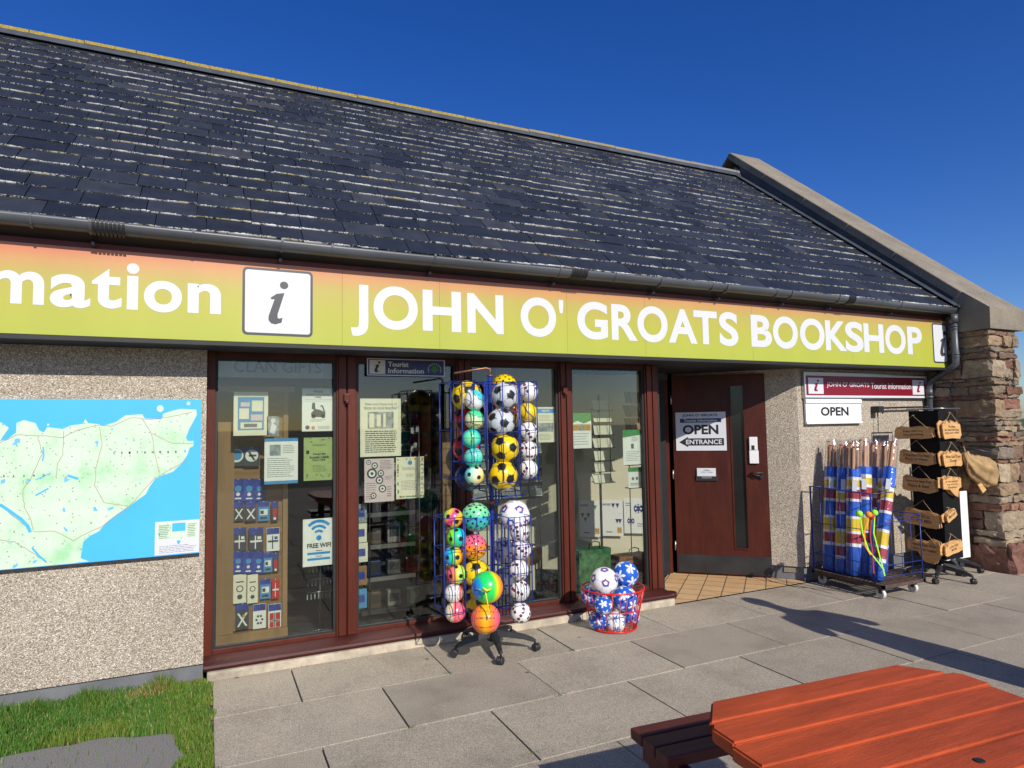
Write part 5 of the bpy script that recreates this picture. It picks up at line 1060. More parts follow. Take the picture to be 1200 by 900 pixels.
# ball rack
RC = V((1.885, 4.40, 0)); br_ = thing('ball_rack', RC, 'blue wire ball rack on a black five-legged castor base in front of the second window', 'rack')
w = MB(); w.tube([(RC.x, RC.y, .16), (RC.x, RC.y, 1.965)], .017, 14); w.build('pole', M['blue'], br_)
w = MB(); w.tube([(RC.x, RC.y, 1.965), (RC.x, RC.y, 1.975)], .022, 12); w.tube([(RC.x, RC.y, 1.975), (RC.x, RC.y, 2.02), (RC.x-.03, RC.y, 2.025), (RC.x-.27, RC.y+.02, 1.985)], .008, 8); w.build('top_arm', M['copper'], br_); w = MB(); w.tube([(RC.x, RC.y, 1.03), (RC.x, RC.y, 1.06)], .03, 12); w.build('collar', M['copper'], br_)
def cage(px0, px1, py0, py1, Y, dp_, rings=4, nv=4, name='wire_cage', mt='blue'):
    a, b_ = P(px0, py0, Y), P(px1, py1, Y); z1_, z0_ = a.z, b_.z; x0, x1 = a.x, b_.x; w = MB()
    for i in range(rings):
        z_ = z0_+(z1_-z0_)*i/(rings-1); w.tube([(x0, Y, z_), (x1, Y, z_), (x1+.01, Y+dp_, z_), (x0-.01 if 0 else x0, Y+dp_, z_)], .0032, 6, closed=True)
    for i in range(nv):
        x = x0+(x1-x0)*i/(nv-1)
        for yy in (Y, Y+dp_): w.tube([(x, yy, z0_), (x, yy, z1_)], .0034 if 0 < i < nv-1 else .0048, 6)
    w.tube([(x0, Y, z0_), ((x0+x1)/2, Y+dp_, z0_)], .003, 6); w.build(name, M[mt], br_)
cage(541, 569, 447, 541, 4.04, .22, 3, 3); cage(528, 563, 447, 560, 4.27, .24, 3, 3); cage(570, 609, 447, 565, 4.035, .22, 3, 3); cage(572, 610, 447, 575, 4.50, .2, 3, 3); cage(609, 631, 447, 561, 4.14, .22, 3, 3)
cage(520, 546, 608, 717, 4.14, .2, 4, 3); cage(543, 576, 608, 722, 4.26, .22, 4, 3); cage(596, 624, 607, 704, 4.10, .2, 4, 5); cage(583, 606, 608, 718, 4.42, .2, 4, 6)
w = MB()
for z_ in (1.905, 1.45, 1.09, .955, .60, .30):
    for dx_, dy_ in ((-.20, -.10), (.12, -.18), (.24, -.05), (.08, .15)): w.tube([(RC.x, RC.y, z_), (RC.x+dx_, RC.y+dy_, z_)], .0045, 6)
for dx_ in (-.02, -.045): w.tube([(RC.x+dx_, 4.22, 1.05), (RC.x+dx_, 4.22, 1.90)], .007, 8)
w.build('cage_arm', M['blue'], br_)
def star_base(root, c0, rad, ang0, n_=5, hub=.12, mt='blackpl'):
    w = MB(); w.tube([(c0[0], c0[1], hub-.05), (c0[0], c0[1], hub+.05)], [.048, .034], 16); w.build('hub', M[mt], root)
    for i in range(n_):
        a = R(ang0+360/n_*i); d = V((math.cos(a), math.sin(a), 0)); s_ = V((-d.y, d.x, 0)); w = MB(); cz = V((c0[0], c0[1], 0)); prof = []
        for t_, hz, hw, th_ in ((.0, hub, .030, .05), (.35, hub-.006, .026, .04), (.75, hub-.025, .020, .032), (.97, hub-.045, .016, .026)):
            p = cz+d*rad*t_+V((0, 0, hz)); prof.append([w.bm.verts.new(p+s_*a_+V((0, 0, b2))) for a_, b2 in ((-hw, -th_/2), (-hw*.7, th_/2), (hw*.7, th_/2), (hw, -th_/2))])
        for u_, v2 in zip(prof[:-1], prof[1:]):
            for k_ in range(4): w.bm.faces.new((u_[k_], u_[(k_+1) % 4], v2[(k_+1) % 4], v2[k_]))
        w.bm.faces.new(prof[0]); w.bm.faces.new(prof[-1][::-1]); bmesh.ops.bevel(w.bm, geom=w.bm.edges, offset=.004, segments=2, affect='EDGES'); w.build('leg', M[mt], root); lg = root.children[-1]
        w = MB(); e_ = cz+d*(rad*.99); w.tube([e_+V((0, 0, hub-.04)), e_+V((0, 0, .05))], .008, 8); r_ = .027; tw = V((math.cos(a+.9), math.sin(a+.9), 0)); wc = e_+V((tw.y, -tw.x, 0))*.012+V((0, 0, r_))
        for q in (-1, 1): w.tube([wc+tw*q*.006, wc+tw*q*.009, wc+tw*q*.020, wc+tw*q*.023], [r_*.9, r_, r_, r_*.85], 18)
        w.tube([wc-tw*.006, wc+tw*.006], r_*.98, 14); w.build('castor', M[mt], lg)
star_base(br_, (RC.x, RC.y), .30, 184)
w = MB(); 
q1, q2 = P(568, 690, 3.93), P(573, 716, 3.93); w.tube([P(566, 689, 3.935), P(570, 692, 3.92), P(575, 690, 3.935)], .008, 6); w.tube([q1, P(570, 700, 3.94), q2, P(571, 726, 3.95)], .004, 6); w.tube([P(557, 690, 4.02), P(568, 692, 3.94), P(588, 690, 4.05)], .003, 6)
tag(w.build('tie_string', pm('yellow_string', (.75, .68, .02), .6, .1)), 'knotted yellow string tying the two large balls to the rack', 'string')

# red wire basket
bc = V((2.925, 4.42, 0)); hb = .315
bt = thing('wire_basket', bc, 'round red wire basket holding blue and white balls on the paving', 'basket')
ringp = lambda r_, z_, n_=36: [(bc.x+r_*math.cos(2*math.pi*k_/n_), bc.y+r_*math.sin(2*math.pi*k_/n_), z_) for k_ in range(n_)]
rb, rt = .175, .245
w = MB(); w.tube(ringp(rt, hb), .0065, 8, closed=True); w.tube(ringp(rb, .012), .006, 8, closed=True); w.tube(ringp((rt+rb)/2, hb*.52), .0045, 8, closed=True); w.build('hoop', M['redwire'], bt)
w = MB()
for k_ in range(26):
    a = 2*math.pi*k_/26; w.tube([(bc.x+rt*math.cos(a), bc.y+rt*math.sin(a), hb), (bc.x+rb*math.cos(a), bc.y+rb*math.sin(a), .012)], .0028, 6)
for k_ in range(7):
    o_ = -rb+2*rb*(k_+.5)/7; h_ = math.sqrt(rb*rb-o_*o_); w.tube([(bc.x+o_, bc.y-h_, .012), (bc.x+o_, bc.y+h_, .012)], .0026, 6); w.tube([(bc.x-h_, bc.y+o_, .015), (bc.x+h_, bc.y+o_, .015)], .0026, 6)
w.build('wires', M['redwire'], bt)

# ================================================================== TROLLEY WITH WINDBREAKS
TX0, TX1, TY0, TY1, TZ = 5.44, 5.99, 3.93, 4.66, .135
tr_ = thing('trolley', ((TX0+TX1)/2, (TY0+TY1)/2, 0), 'low blue wire trolley with a rusty deck and white castors by the white wall', 'trolley')
w = MB(); 
for a, b_ in (((TX0, TY0), (TX1, TY0)), ((TX0, TY1), (TX1, TY1)), ((TX0, TY0), (TX0, TY1)), ((TX1, TY0), (TX1, TY1))): w.box((min(a[0], b_[0])-.012, min(a[1], b_[1])-.012, TZ-.03+.001*(a[0] == b_[0])), (max(a[0], b_[0])+.012, max(a[1], b_[1])+.012, TZ+.001*(a[0] == b_[0])))
n_ = 15
for i in range(1, n_): x = TX0+(TX1-TX0)*i/n_; w.box((x-.007, TY0+.012, TZ-.012), (x+.007, TY1-.012, TZ-.004))
for i in range(1, 18): y = TY0+(TY1-TY0)*i/18; w.box((TX0+.012, y-.007, TZ-.0035), (TX1-.012, y+.007, TZ+.0005))
w.build('deck', M['rust'], tr_)
for x, y, rz in ((TX0+.05, TY0+.05, .3), (TX1-.04, TY0+.06, .1), (TX0+.06, TY1-.06, .2), (TX1-.05, TY1-.06, -.3)):
    w = MB(); w.box((x-.03, y-.03, TZ-.045), (x+.03, y+.03, TZ-.032)); w.box((x-.024, y-.012, .05), (x-.020, y+.022, TZ-.045)); w.box((x+.020, y-.012, .05), (x+.024, y+.022, TZ-.045)); w.build('castor', M['blackpl'], tr_); cs = tr_.children[-1]
    w = MB(); w.tube([(x-.017, y+.012, .043), (x-.013, y+.012, .043), (x+.013, y+.012, .043), (x+.017, y+.012, .043)], [.036, .043, .043, .036], 22); w.build('wheel', M['wheel'], cs)
w = MB()
def rect3(x0, y0, x1, y1, z_, r_=.004): w.tube([(x0, y0, z_), (x1, y0, z_), (x1, y1, z_), (x0, y1, z_)], r_, 6, closed=True)
for z_ in (.20, .30): rect3(TX0, TY0, TX1, TY1, z_)
zt_f, zt_b = .80, .95
w.tube([(TX0, TY1, TZ), (TX0, TY1, zt_b), (TX0, TY0+.08, zt_b-.02), (TX0, TY0+.08, TZ)], .010, 8); w.tube([(TX1, TY1, TZ), (TX1, TY1, .72), (TX1, TY0, .72), (TX1, TY0, TZ)], .006, 8)
w.tube([(TX0, TY0+.08, zt_b-.02), (TX0+.30, TY0+.08, zt_b-.02)], .005, 6); w.tube([(TX0, TY0+.06, .62), (TX0+.12, TY0, .70), (TX1, TY0, .72)], .004, 6); w.tube([(TX0, TY0+.06, .66), (TX1, TY0, .68)], .0035, 6); w.tube([(TX0, TY1, .6), (TX0, TY0+.08, .6)], .004, 6); w.tube([(TX0, TY1, zt_b), (TX1, TY1, zt_b-.05)], .005, 6)
for i in range(1, 6): y = TY0+.08+(TY1-TY0-.08)*i/6; w.tube([(TX0, y, TZ), (TX0, y, zt_b)], .0035, 6)
for i in range(1, 4): x = TX0+(TX1-TX0)*i/4; w.tube([(x, TY0, .20), (x, TY0, .70)], .0025, 6)
w.build('wire_cage', M['blue'], tr_)
random.seed(8)
def windbreak(base, top, r_, label, shift=0):
    base, top = V(base), V(top); t_ = thing('windbreak', base, label, 'windbreak', 'rolled windbreaks standing in the trolley'); ax = (top-base); L_ = ax.length; ax.normalize(); e1 = ax.orthogonal().normalized(); e2 = ax.cross(e1)
    np_ = 5; 
    for k_ in range(np_):
        a = 2*math.pi*k_/np_+shift; o_ = (e1*math.cos(a)+e2*math.sin(a))*r_*.52; w = MB(); zt_ = L_*random.uniform(.955, .995); w.tube([base+o_+ax*.02, base+o_+ax*(zt_-.012)], .0125, 10); w.tube([base+o_+ax*(zt_-.012), base+o_+ax*zt_], .0128, 10, 1); w.build('pole', [M['pole'], M['redfab']], t_)
    seq = ['bluefab', 'yellowfab', 'redfab', 'whitefab', 'bluefab', 'whitefab', 'yellowfab', 'whitefab', 'redfab', 'bluefab']; ms = ['bluefab', 'yellowfab', 'redfab', 'whitefab']
    q9 = random.choice((0, .05, -.05, .08, -.02)); bands = [(a_+(q9 if .05 < a_ < .7 else 0), b2+(q9 if b2 < .7 else 0), c2) for a_, b2, c2 in [(.0, .13, 0), (.13, .155, 3), (.155, .225, 2), (.225, .245, 3), (.245, .335, 1), (.335, .355, 3), (.355, .465, 0), (.465, .485, 3), (.485, .555, 2), (.555, .575, 3), (.575, .625, 1), (.625, .65, 3), (.65, .79, 0)]]
    w = MB(); n_ = 40
    def ring_(t_): 
        return [base+ax*(t_*L_)+(e1*math.cos(a)+e2*math.sin(a))*(r_*(1+.10*math.cos(5*a-5*shift)+.05*math.sin(13*a+t_*4)+.03*math.sin(a*2+t_*9))) for a in [2*math.pi*k_/n_ for k_ in range(n_)]]
    sh_ = random.uniform(-.015, .015); lastv = [w.bm.verts.new(p) for p in ring_(.0)]; bot = lastv
    for t0, t1, mi in bands:
        t1 = min(t1+sh_, .79) if t1 < .77 else t1; t0_ = None
        for s_ in (1,):
            nv_ = [w.bm.verts.new(p) for p in ring_(t1)]
            for k_ in range(n_):
                fc = w.bm.faces.new((lastv[k_], lastv[(k_+1) % n_], nv_[(k_+1) % n_], nv_[k_])); fc.material_index = mi; fc.smooth = True
            lastv = nv_
    w.bm.faces.new(bot[::-1]); w.bm.faces.new(lastv); w.build('fabric', [M[m_] for m_ in ms], t_)
    w = MB(); rr_ = []
    for t__, f_ in ((.02, 1.12), (.3, 1.16), (.6, 1.15), (.8, 1.12), (.93, 1.04), (.99, .95), (1.012, .7)):
        rr_.append([w.bm.verts.new(base+ax*(t__*L_)+(e1*math.cos(a)+e2*math.sin(a))*r_*f_*(1+.04*math.sin(7*a+t__*5))) for a in [2*math.pi*k_/20 for k_ in range(20)]])
    for u_, v2 in zip(rr_[:-1], rr_[1:]):
        for k_ in range(20): fc = w.bm.faces.new((u_[k_], u_[(k_+1) % 20], v2[(k_+1) % 20], v2[k_])); fc.smooth = True
    w.build('plastic_sleeve', M['plastic'], t_)
    # white printed label
    cd_ = (V((0, 0, H))-base); cd_ = (cd_-ax*cd_.dot(ax)).normalized(); sd2 = ax.cross(cd_).normalized(); c0 = base+ax*L_*.66+cd_*r_*1.19
    F = Face(c0-sd2*-.022 if 0 else c0+sd2*.02-ax*.05, c0-sd2*.02-ax*.05, c0+sd2*.02+ax*.05); F = Face(c0-sd2*.02*(-1)-ax*.05, c0+sd2*.02*(-1)-ax*.05, c0-sd2*.02*(-1)+ax*.05)
    F.slab(.001, 0); [F.rect(.1+.1*i, .15, .14+.1*i+.03*(i % 2), .85, 1) for i in range(8)]; F.build('label', [M['letter'], M['greyink']], t_)
wb = []
for bx, tx, Y_, yt, r_, lean, lb in ((971, 975, 4.52, 516, .058, 0, 'leftmost rolled windbreak in the trolley, close to the wall'), (985, 989, 4.34, 517, .058, 0, 'second windbreak from the left, darker behind its sleeve'),
      (999, 1002, 4.10, 518, .064, 0, 'large front windbreak with a white printed label, third from the left'), (1012, 1012, 4.24, 514, .060, 0, 'windbreak in the middle of the trolley with poles bulging under plastic'),
      (1022, 1024, 4.36, 516, .058, 0, 'windbreak right of the middle, its yellow band showing'), (1019, 1034, 4.50, 517, .055, 0, 'windbreak standing behind the right-hand rolls'), (1031, 1038, 4.20, 519, .050, 0, 'right windbreak seen between the leaning roll and the rest'),
      (988, 998, 4.58, 516, .055, 0, 'rear windbreak half hidden in the centre of the trolley'), (1026, 1047, 4.02, 514, .048, 0, 'slim windbreak leaning to the right on its own')):
    rt_ = ray(bx, 640); Y_ = max(Y_, 5.545/(rt_.x/rt_.y)); b0 = P(bx, 640, Y_); t0 = P(tx, yt, Y_+.05); wb.append(((b0.x, Y_, .14), (t0.x, Y_+.05, t0.z), r_, lb))
for i, (a, b_, r_, lb) in enumerate(wb): windbreak(a, b_, r_, lb, i*.7)
# streamer balls
for i, (px, py, cc, lb, tail) in enumerate(((1007, 602, 'lime', 'lime streamer ball hanging leftmost on the trolley wire', [(1008, 605), (1011, 625), (1018, 645), (1026, 655), (1036, 668)]), (1018, 603, 'orange', 'orange streamer ball hanging between the two lime ones', [(1018, 606), (1013, 622), (1014, 640), (1020, 650)]), (1025, 601, 'lime', 'lime streamer ball hanging rightmost on the trolley wire', [(1025, 605), (1024, 625), (1030, 648), (1037, 675)]), (1021, 605, 'redfab', 'red streamer ball tucked under the orange one', [(1021, 607), (1020, 630), (1023, 650), (1024, 672)]))):
    Yt = 3.90; p = P(px, py, Yt); t_ = thing('streamer_ball', p, lb, 'toy ball', 'streamer balls on the trolley wire'); bm_ = bmesh.new(); bmesh.ops.create_icosphere(bm_, subdivisions=3, radius=.028, matrix=Matrix.Translation(p))
    for f_ in bm_.faces: f_.smooth = True
    w = MB(); w.bm.free(); w.bm = bm_; w.build('toy_ball', M[cc], t_); w = MB(); pt_ = [P(a, b_, Yt) for a, b_ in tail]
    for a, b_ in zip(pt_[:-1], pt_[1:]): w.prism([a+V((-.008, -.002, 0)), a+V((.008, 0, 0)), b_+V((.009, 0, 0)), b_+V((-.009, -.002, 0))], (0, .003, 0))
    w.build('streamer', M[cc], t_)

# ================================================================== SIGN STANDS
sx0, sx1, sy0, sy1 = 6.56, 6.83, 4.06, 4.36
st = thing('display_stand', ((sx0+sx1)/2, (sy0+sy1)/2, 0), 'tall black display stand on castors hung with wooden signs', 'stand')
w = MB(); w.box((sx0, sy0, .22), (sx1, sy0+.02, 1.68)); w.box((sx0+.001, sy0+.021, .22), (sx0+.02, sy1-.021, 1.68)); w.box((sx0, sy1-.02, .22), (sx1, sy1, 1.68)); w.box((sx1-.02, sy0+.021, .22), (sx1-.001, sy1-.021, 1.68)); w.build('panel', newmat('matt_black_panel', (.006, .006, .006), .8, 0, .2)[0], st)
w = MB(); w.tube([(sx0-.01, sy0-.01, 1.70), (sx1+.06, sy0-.01, 1.70), (sx1+.06, sy1+.01, 1.70), (sx0-.01, sy1+.01, 1.70)], .008, 6, closed=True); w.tube([((sx0+sx1)/2, (sy0+sy1)/2, .1), ((sx0+sx1)/2, (sy0+sy1)/2, 1.70)], .02, 10); w.build('top_rail', M['steel'], st)
star_base(st, ((sx0+sx1)/2, (sy0+sy1)/2), .29, 205)
st2 = thing('display_stand', (7.22, 4.36, 0), 'second display stand behind with a white lower panel, against the stone gable', 'stand')
w = MB(); w.box((7.0, 4.33, .12), (7.41, 4.35, .82)); w.build('white_panel', M['white'], st2); w = MB(); w.tube([(7.16, 4.37, .1), (7.16, 4.37, 1.3)], .016, 10); w.tube([(7.16, 4.37, 1.28), (7.25, 4.15, 1.28), (7.33, 4.02, 1.24)], .008, 8); w.tube([(7.0, 4.325, .86), (7.3, 4.325, .86)], .004, 6); w.build('post', M['blackpl'], st2)
star_base(st2, (7.14, 4.38), .25, 300)
shapes = {
 'plank': [(0, .12), (.06, .08), (.1, 0), (.4, .04), (.7, 0), (.92, .06), (1, .14), (.97, .5), (1, .82), (.93, .9), (.7, .97), (.45, .92), (.2, 1), (.06, .9), (.02, .6)],
 'wave': [(0, .1), (.2, 0), (.5, .05), (.8, -.05), (1, .1), (.98, .8), (.75, .82), (.5, .78), (.3, .9), (.15, 1.0), (.04, .85)],
 'tag': [(.1, .0), (.5, .05), (.9, 0), (1, .2), (.96, .8), (.85, .95), (.6, .88), (.5, 1.05), (.4, .9), (.15, 1), (0, .8), (.04, .2)],
 'point': [(0, .25), (.35, .2), (.6, -.2), (.8, -.35), (.85, .2), (1, .3), (1, .9), (.7, .95), (.55, .85), (.4, 1.05), (.2, .9), (0, .95)],
 'butterfly': [(0, .3), (.3, .25), (.5, -.35), (.8, -.4), (1, .35), (.95, 1), (.8, 1.1), (.6, .85), (.45, .95), (.3, .85), (.1, 1), (0, .8)]}
def wsign(o0, du_, wd, ht, shp, lines_, label, back=2, tilt=0):
    """hanging sign: o0 = lower-left corner, du_ = unit direction of its width"""
    o0, du_ = V(o0), V(du_).normalized(); nrm = du_.cross(V((0, 0, 1))); t_ = thing('wooden_sign', o0+du_*wd/2, label, 'sign', 'wooden signs hanging on the black stand'); upv = V((0, 0, 1))
    uu, vv = (du_*math.cos(tilt)+upv*math.sin(tilt)), (upv*math.cos(tilt)-du_*math.sin(tilt)); th = .009
    for k_ in range(back+1):
        off = -nrm*(.016*k_)+uu*(.012*k_ if k_ % 2 else -.014*k_)+vv*.006*k_; w = MB(); w.prism([o0+off+uu*wd*x+vv*ht*y for x, y in shapes[shp]], -nrm*th); w.build('board', M['pine'], t_)
    w = MB(); pk = o0+uu*wd*.5+vv*(ht+wd*.30)-nrm*.008; e_ = nrm*.004
    w.tube([o0+uu*wd*.12+vv*ht*.86+e_, pk, o0+uu*wd*.88+vv*ht*.86+e_], .0028, 6); w.tube([pk, pk-nrm*.03], .004, 6); w.build('cord', M['cord'], t_)
    w = MB(); n_ = len(lines_)
    for i, s_ in enumerate(lines_):
        y1_ = .78-.56*i/n_; y0_ = y1_-.40/n_; hw = min(.38, len(s_)*.022+.06); A = o0+nrm*.001+uu*wd*(.5-hw)+vv*ht*y0_; text_into(w.bm, s_, A, A+uu*wd*2*hw, A+vv*ht*(y1_-y0_), .012)
    w.build('lettering', M['blackink'], t_)
LX = sx0-.045
def yl(px): d = ray(px, 500); return LX*d.y/d.x
def zlx(px, py): return hit(px, py, (LX, 0, 0), V((1, 0, 0))).z
left = [(1048, 1093, 501, 515, 'plank', ['No Strict', 'Incentive'], 'top wooden sign on the left side of the black stand'), (1052, 1092, 528, 544, 'wave', ['A Fine Place You Have', 'Pour it Here'], 'second wooden sign down the left side of the black stand'), (1054, 1092, 558, 576, 'wave', ['Home is my Happy Place', 'Peace & Rest'], 'third wooden sign down the left side of the black stand'),
        (1053, 1094, 596, 614, 'plank', ['THE BOSS', 'IS THE MRS'], 'fourth wooden sign down, tipping to the right on the left side'), (1056, 1094, 632, 650, 'butterfly', ['Happily Ever After', 'Follows Your Laughter'], 'bottom wooden sign on the left side, with two pointed wings')]
for i, (p0, p1, pt, pb_, sh_, ls, lb) in enumerate(left):
    ya, yb = yl(p0), yl(p1); z1_, z0_ = zlx((p0+p1)/2, pt), zlx((p0+p1)/2, pb_); wsign((LX, ya, z0_), (0, -1, 0), ya-yb, z1_-z0_, sh_, ls, lb, 2, tilt=-.10 if i == 3 else (.02 if i == 0 else -.015))
FYs = sy0-.045
right = [(1104, 1127, 494, 514, 'tag', ['Rules', 'be kind be true', 'help each other'], 'top wooden sign on the front of the black stand', 0), (1105, 1129, 530, 546, 'tag', ['When God Closes', 'Doors'], 'second wooden sign on the front of the black stand', 0), (1105, 1127, 560, 576, 'point', ['In the garden', 'my soul is', 'Sunshine'], 'pointed wooden sign, third down on the front of the black stand', 0), (1111, 1124, 604, 612, 'plank', ['What is Love'], 'tilted small wooden sign, fourth on the front of the black stand', .42), (1108, 1130, 640, 650, 'plank', ['LOVE YOU', 'MORE'], 'lowest wooden sign on the front of the black stand', .16)]
for p0, p1, pt, pb_, sh_, ls, lb, tl in right:
    a, b_ = P(p0, pt, FYs), P(p1, pb_, FYs); wsign((a.x, FYs, b_.z), (1, 0, 0), b_.x-a.x, a.z-b_.z, sh_, ls, lb, 2, tilt=tl)
# jute bags
def sack(name_pts, radii, flat, nf, sd_):
    """gathered cloth sack: rings along an axis, folded radially"""
    w = MB(); n_ = 48; pts_ = [V(p) for p in name_pts]; rings = []
    P2, R2 = [], []
    for i in range(len(pts_)-1):
        for k_ in range(6): t_ = k_/6; P2.append(pts_[i].lerp(pts_[i+1], t_)); R2.append(radii[i]*(1-t_)+radii[i+1]*t_)
    P2.append(pts_[-1]); R2.append(radii[-1])
    for i, p in enumerate(P2):
        tg = (P2[min(i+1, len(P2)-1)]-P2[max(i-1, 0)]).normalized(); e1 = tg.cross(V((0, 1, 0))).normalized(); e2 = tg.cross(e1); f_ = i/(len(P2)-1); ring_ = []
        for k_ in range(n_):
            a = 2*math.pi*k_/n_; rr_ = R2[i]*(1+.13*math.cos(nf*a+sd_+f_*2.5)*(1.1-f_)+.07*math.sin(3*a+7*f_+sd_)+.10*noise.noise(V((math.cos(a)*1.6, math.sin(a)*1.6+sd_, f_*5))))
            q = p+e1*math.cos(a)*rr_+e2*math.sin(a)*rr_*flat; q += noise.noise_vector(q*26)*.006; ring_.append(w.bm.verts.new(q))
        rings.append(ring_)
    for u_, v2 in zip(rings[:-1], rings[1:]):
        for k_ in range(n_): fc = w.bm.faces.new((u_[k_], u_[(k_+1) % n_], v2[(k_+1) % n_], v2[k_])); fc.smooth = True
    w.bm.faces.new(rings[0][::-1]); w.bm.faces.new(rings[-1]); return w
t_ = thing('cloth_bag', P(1152, 570, 3.98), 'brown jute bag bulging at the top of the second stand', 'bag')
w = sack([P(1131, 530, 4.0), P(1134, 537, 3.99), P(1142, 545, 3.97), P(1151, 551, 3.96), P(1158, 555, 3.97), P(1163, 558, 3.98), P(1165, 559, 3.98)], [.035, .055, .115, .140, .135, .10, .03], .62, 7, 1.3); w.build('bag_body', M['jute'], t_)
w = MB(); w.tube([P(1130, 532, 3.93), P(1134, 541, 3.90), P(1133, 552, 3.92)], .005, 6); w.tube([P(1131, 529, 4.0), P(1129, 523, 4.05)], .006, 6); w.build('drawstring', M['cord'], t_)
w = MB(); w.prism([P(1146, 568, 3.93), P(1150, 566, 3.93), P(1156, 574, 3.93), P(1152, 578, 3.93)], (0, .008, 0)); w.build('paper_tag', M['pine'], t_)
t_ = thing('cloth_bag', P(1128, 570, 4.02), 'dull brown cloth bag hanging between the wooden signs and the jute bag', 'bag')
w = sack([P(1128, 538, 4.1), P(1128, 545, 4.1), P(1129, 556, 4.09), P(1131, 566, 4.1), P(1132, 573, 4.1)], [.02, .05, .075, .065, .02], .6, 6, 4.1); w.build('bag_body', M['jute'], t_)
# wall bracket arm
bk = thing('wall_bracket', (6.60, 4.70, 1.70), 'black awning bracket arm reaching along the white wall to the stand', 'bracket')
w = MB(); w.box((6.53, 4.66, 1.675), (6.61, FY-.001, 1.745), bev=.006); w.build('bracket_box', M['blackpl'], bk)
w = MB(); w.tube([(6.61, 4.70, 1.725), (7.35, 4.70, 1.735), (7.36, 4.66, 1.735)], .010, 8); w.tube([(6.64, 4.70, 1.725), (6.64, 4.70, 1.66)], .007, 6); w.tube([(6.565, 4.70, 1.68), (6.565, 4.71, 1.45)], .004, 6); w.build('arm', M['blackpl'], bk)

# ================================================================== PICNIC TABLE
TZ_ = .75; TR = R(-4.3); tc0 = V((1.757, 1.09, 0)); TM = Matrix.Translation(tc0) @ Matrix.Rotation(TR, 4, 'Z')
tb = thing('picnic_table', tc0, 'red-brown painted picnic table with clipped corners in the foreground', 'picnic table')
hw, pw = .508, .1225; ch = .15; n_ = 8; tot = n_*pw
for i in range(n_):
    y1_ = tot/2-i*pw; y0_ = y1_-pw; g_ = .0035
    def hx_(y): 
        e_ = tot/2-abs(y); return hw-max(0, ch-e_)*.82
    ys_ = sorted({y0_+g_, y1_-g_, *([tot/2-ch] if y0_ < tot/2-ch < y1_ else []), *([-(tot/2-ch)] if y0_ < -(tot/2-ch) < y1_ else [])})
    o_ = random.uniform(-.012, .012); pl = [(-hx_(y)+o_, y) for y in ys_][::-1]+[(hx_(y)+o_, y) for y in ys_]
    w = MB(); w.prism([TM @ V((x, y, TZ_-.042)) for x, y in pl], (0, 0, .042+random.uniform(-.0015, .0015))); bmesh.ops.bevel(w.bm, geom=[e_ for e_ in w.bm.edges], offset=.006, segments=3, affect='EDGES'); w.build('plank', M['tabletop'], tb)
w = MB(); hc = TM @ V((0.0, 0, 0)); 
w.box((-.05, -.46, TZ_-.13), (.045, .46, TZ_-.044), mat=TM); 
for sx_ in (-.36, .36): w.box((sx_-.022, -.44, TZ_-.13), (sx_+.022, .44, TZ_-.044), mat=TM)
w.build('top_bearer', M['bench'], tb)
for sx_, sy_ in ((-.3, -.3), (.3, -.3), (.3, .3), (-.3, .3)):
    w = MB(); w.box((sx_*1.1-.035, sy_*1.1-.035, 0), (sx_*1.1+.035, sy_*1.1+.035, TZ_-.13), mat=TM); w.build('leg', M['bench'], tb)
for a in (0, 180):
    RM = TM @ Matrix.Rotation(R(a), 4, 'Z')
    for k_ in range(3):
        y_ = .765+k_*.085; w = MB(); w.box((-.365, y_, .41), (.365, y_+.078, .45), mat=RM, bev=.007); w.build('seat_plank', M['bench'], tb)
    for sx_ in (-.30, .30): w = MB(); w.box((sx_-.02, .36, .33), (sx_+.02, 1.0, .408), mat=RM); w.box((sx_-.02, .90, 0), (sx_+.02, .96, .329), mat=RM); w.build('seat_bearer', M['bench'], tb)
for px, py in ((1148, 892),):
    p = G(px, py, TZ_); w = MB(); w.tube([(p.x, p.y, TZ_+.0005), (p.x, p.y, TZ_+.003)], .012, 14); w.build('bolt_cap', M['dark'], tb)

# ================================================================== PERSON standing just right of the frame (casts the long shadow)
def skinned(name, nodes, edges, root_i, mats, parent=None, sub=2):
    me = bpy.data.meshes.new(name); me.from_pydata([n_[0] for n_ in nodes], edges, []); o = bpy.data.objects.new(name, me); C.objects.link(o)
    md = o.modifiers.new('s', 'SKIN'); md.use_smooth_shade = True; md.branch_smoothing = .6
    for i, n_ in enumerate(nodes): me.skin_vertices[0].data[i].radius = (n_[1], n_[2] if len(n_) > 2 else n_[1]); me.skin_vertices[0].data[i].use_root = (i == root_i)
    sb = o.modifiers.new('b', 'SUBSURF'); sb.levels = sb.render_levels = sub; bpy.context.view_layer.update()
    m2 = bpy.data.meshes.new_from_object(o.evaluated_get(bpy.context.evaluated_depsgraph_get())); bpy.data.objects.remove(o); m2.materials.clear()
    for m_ in mats: m2.materials.append(m_)
    return m2
PX = V((4.60, 1.78, 0)); sp_ = thing('person', PX, 'standing person in a dark jacket and jeans holding a phone, whose shadow crosses the paving', 'person', rz=0)
def T_(x, y, z): return PX+V((x, y, z))
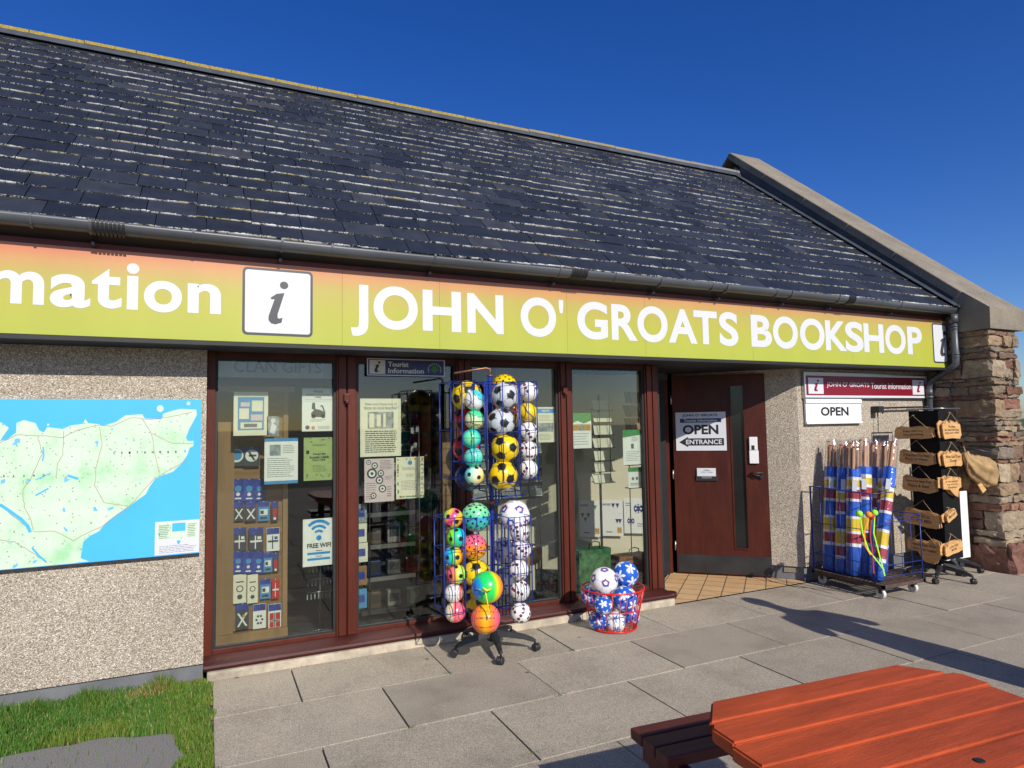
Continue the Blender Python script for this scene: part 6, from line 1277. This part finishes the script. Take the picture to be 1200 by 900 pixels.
nodes = [(T_(0, 0, .93), .21, .13), (T_(0, 0, 1.12), .17, .12), (T_(0, .01, 1.30), .18, .12), (T_(0, 0, 1.42), .11, .10), (T_(0, .01, 1.50), .058, .058), (T_(0, .02, 1.58), .075, .09), (T_(0, .02, 1.68), .07, .085),
         (T_(-.19, 0, 1.36), .07), (T_(-.275, .0, 1.08), .058), (T_(-.14, .24, 1.12), .035), (T_(.19, 0, 1.36), .07), (T_(.275, 0, 1.10), .058), (T_(.10, .27, 1.14), .035),
         (T_(-.09, 0, .80), .14), (T_(-.085, .01, .48), .105), (T_(-.09, -.02, .09), .065), (T_(-.10, .12, .04), .042), (T_(.09, 0, .80), .14), (T_(.085, .01, .48), .105), (T_(.09, -.02, .09), .065), (T_(.10, .12, .04), .042)]
edges = [(0, 1), (1, 2), (2, 3), (3, 4), (4, 5), (5, 6), (2, 7), (7, 8), (8, 9), (2, 10), (10, 11), (11, 12), (0, 13), (13, 14), (14, 15), (15, 16), (0, 17), (17, 18), (18, 19), (19, 20)]
me = skinned('body', nodes, edges, 0, [M['jacket'], M['jeans'], M['skin'], M['shoe']])
for p in me.polygons:
    z_ = p.center.z; c0 = p.center-PX; p.use_smooth = True
    p.material_index = 3 if z_ < .10 else 1 if z_ < .90 and abs(c0.x) < .25 and c0.y < .2 else 2 if z_ > 1.47 or (c0.y > .22) else 0
finish('body', me, [], sp_); bo = sp_.children[-1]
for sx_, bx, bz in ((-1, -.12, 1.10), (1, .10, 1.14)):
    for k_ in range(5):
        a = (k_-1.5)*.016; b0 = T_(bx+a*1.0, .28, bz+.0); 
        if k_ == 4: pts_ = [T_(bx+sx_*-.03, .27, bz-.01), T_(bx+sx_*-.045, .30, bz+.015), T_(bx+sx_*-.04, .325, bz+.035)]
        else: pts_ = [b0, T_(bx+a*1.2, .33, bz+.012), T_(bx+a*1.2, .355, bz+.035), T_(bx+a*1.1, .345, bz+.055)]
        w = MB(); w.tube(pts_, [.011]+[.009]*(len(pts_)-2)+[.006], 8); w.build('finger', M['skin'], bo)
bm_ = bmesh.new(); bmesh.ops.create_icosphere(bm_, subdivisions=3, radius=1, matrix=Matrix.Translation(T_(0, -.012, 1.665)) @ Matrix.Diagonal((.088, .098, .095, 1)))
for f_ in bm_.faces: f_.smooth = True
w = MB(); w.bm.free(); w.bm = bm_; w.build('hair', M['shoe'], sp_)
w = MB(); w.tube([T_(0, .105, 1.62), T_(0, .135, 1.595), T_(0, .11, 1.585)], [.008, .014, .008], 8); w.build('nose', M['skin'], bo)
for sx_ in (-1, 1):
    w = MB(); w.tube([T_(.03*sx_, .103, 1.63), T_(.03*sx_, .112, 1.63)], [.011, .006], 10); w.build('eye', M['blackink'], bo)
w = MB(); w.tube([T_(-.025, .108, 1.555), T_(0, .114, 1.553), T_(.025, .108, 1.555)], .005, 6); w.build('mouth', M['redfab'], bo)
w = MB(); w.box(T_(-.06, .335, 1.12), T_(.05, .345, 1.19), bev=.003); tag(w.build('phone', M['blackpl']), 'black phone held in both hands of the standing person', 'phone')
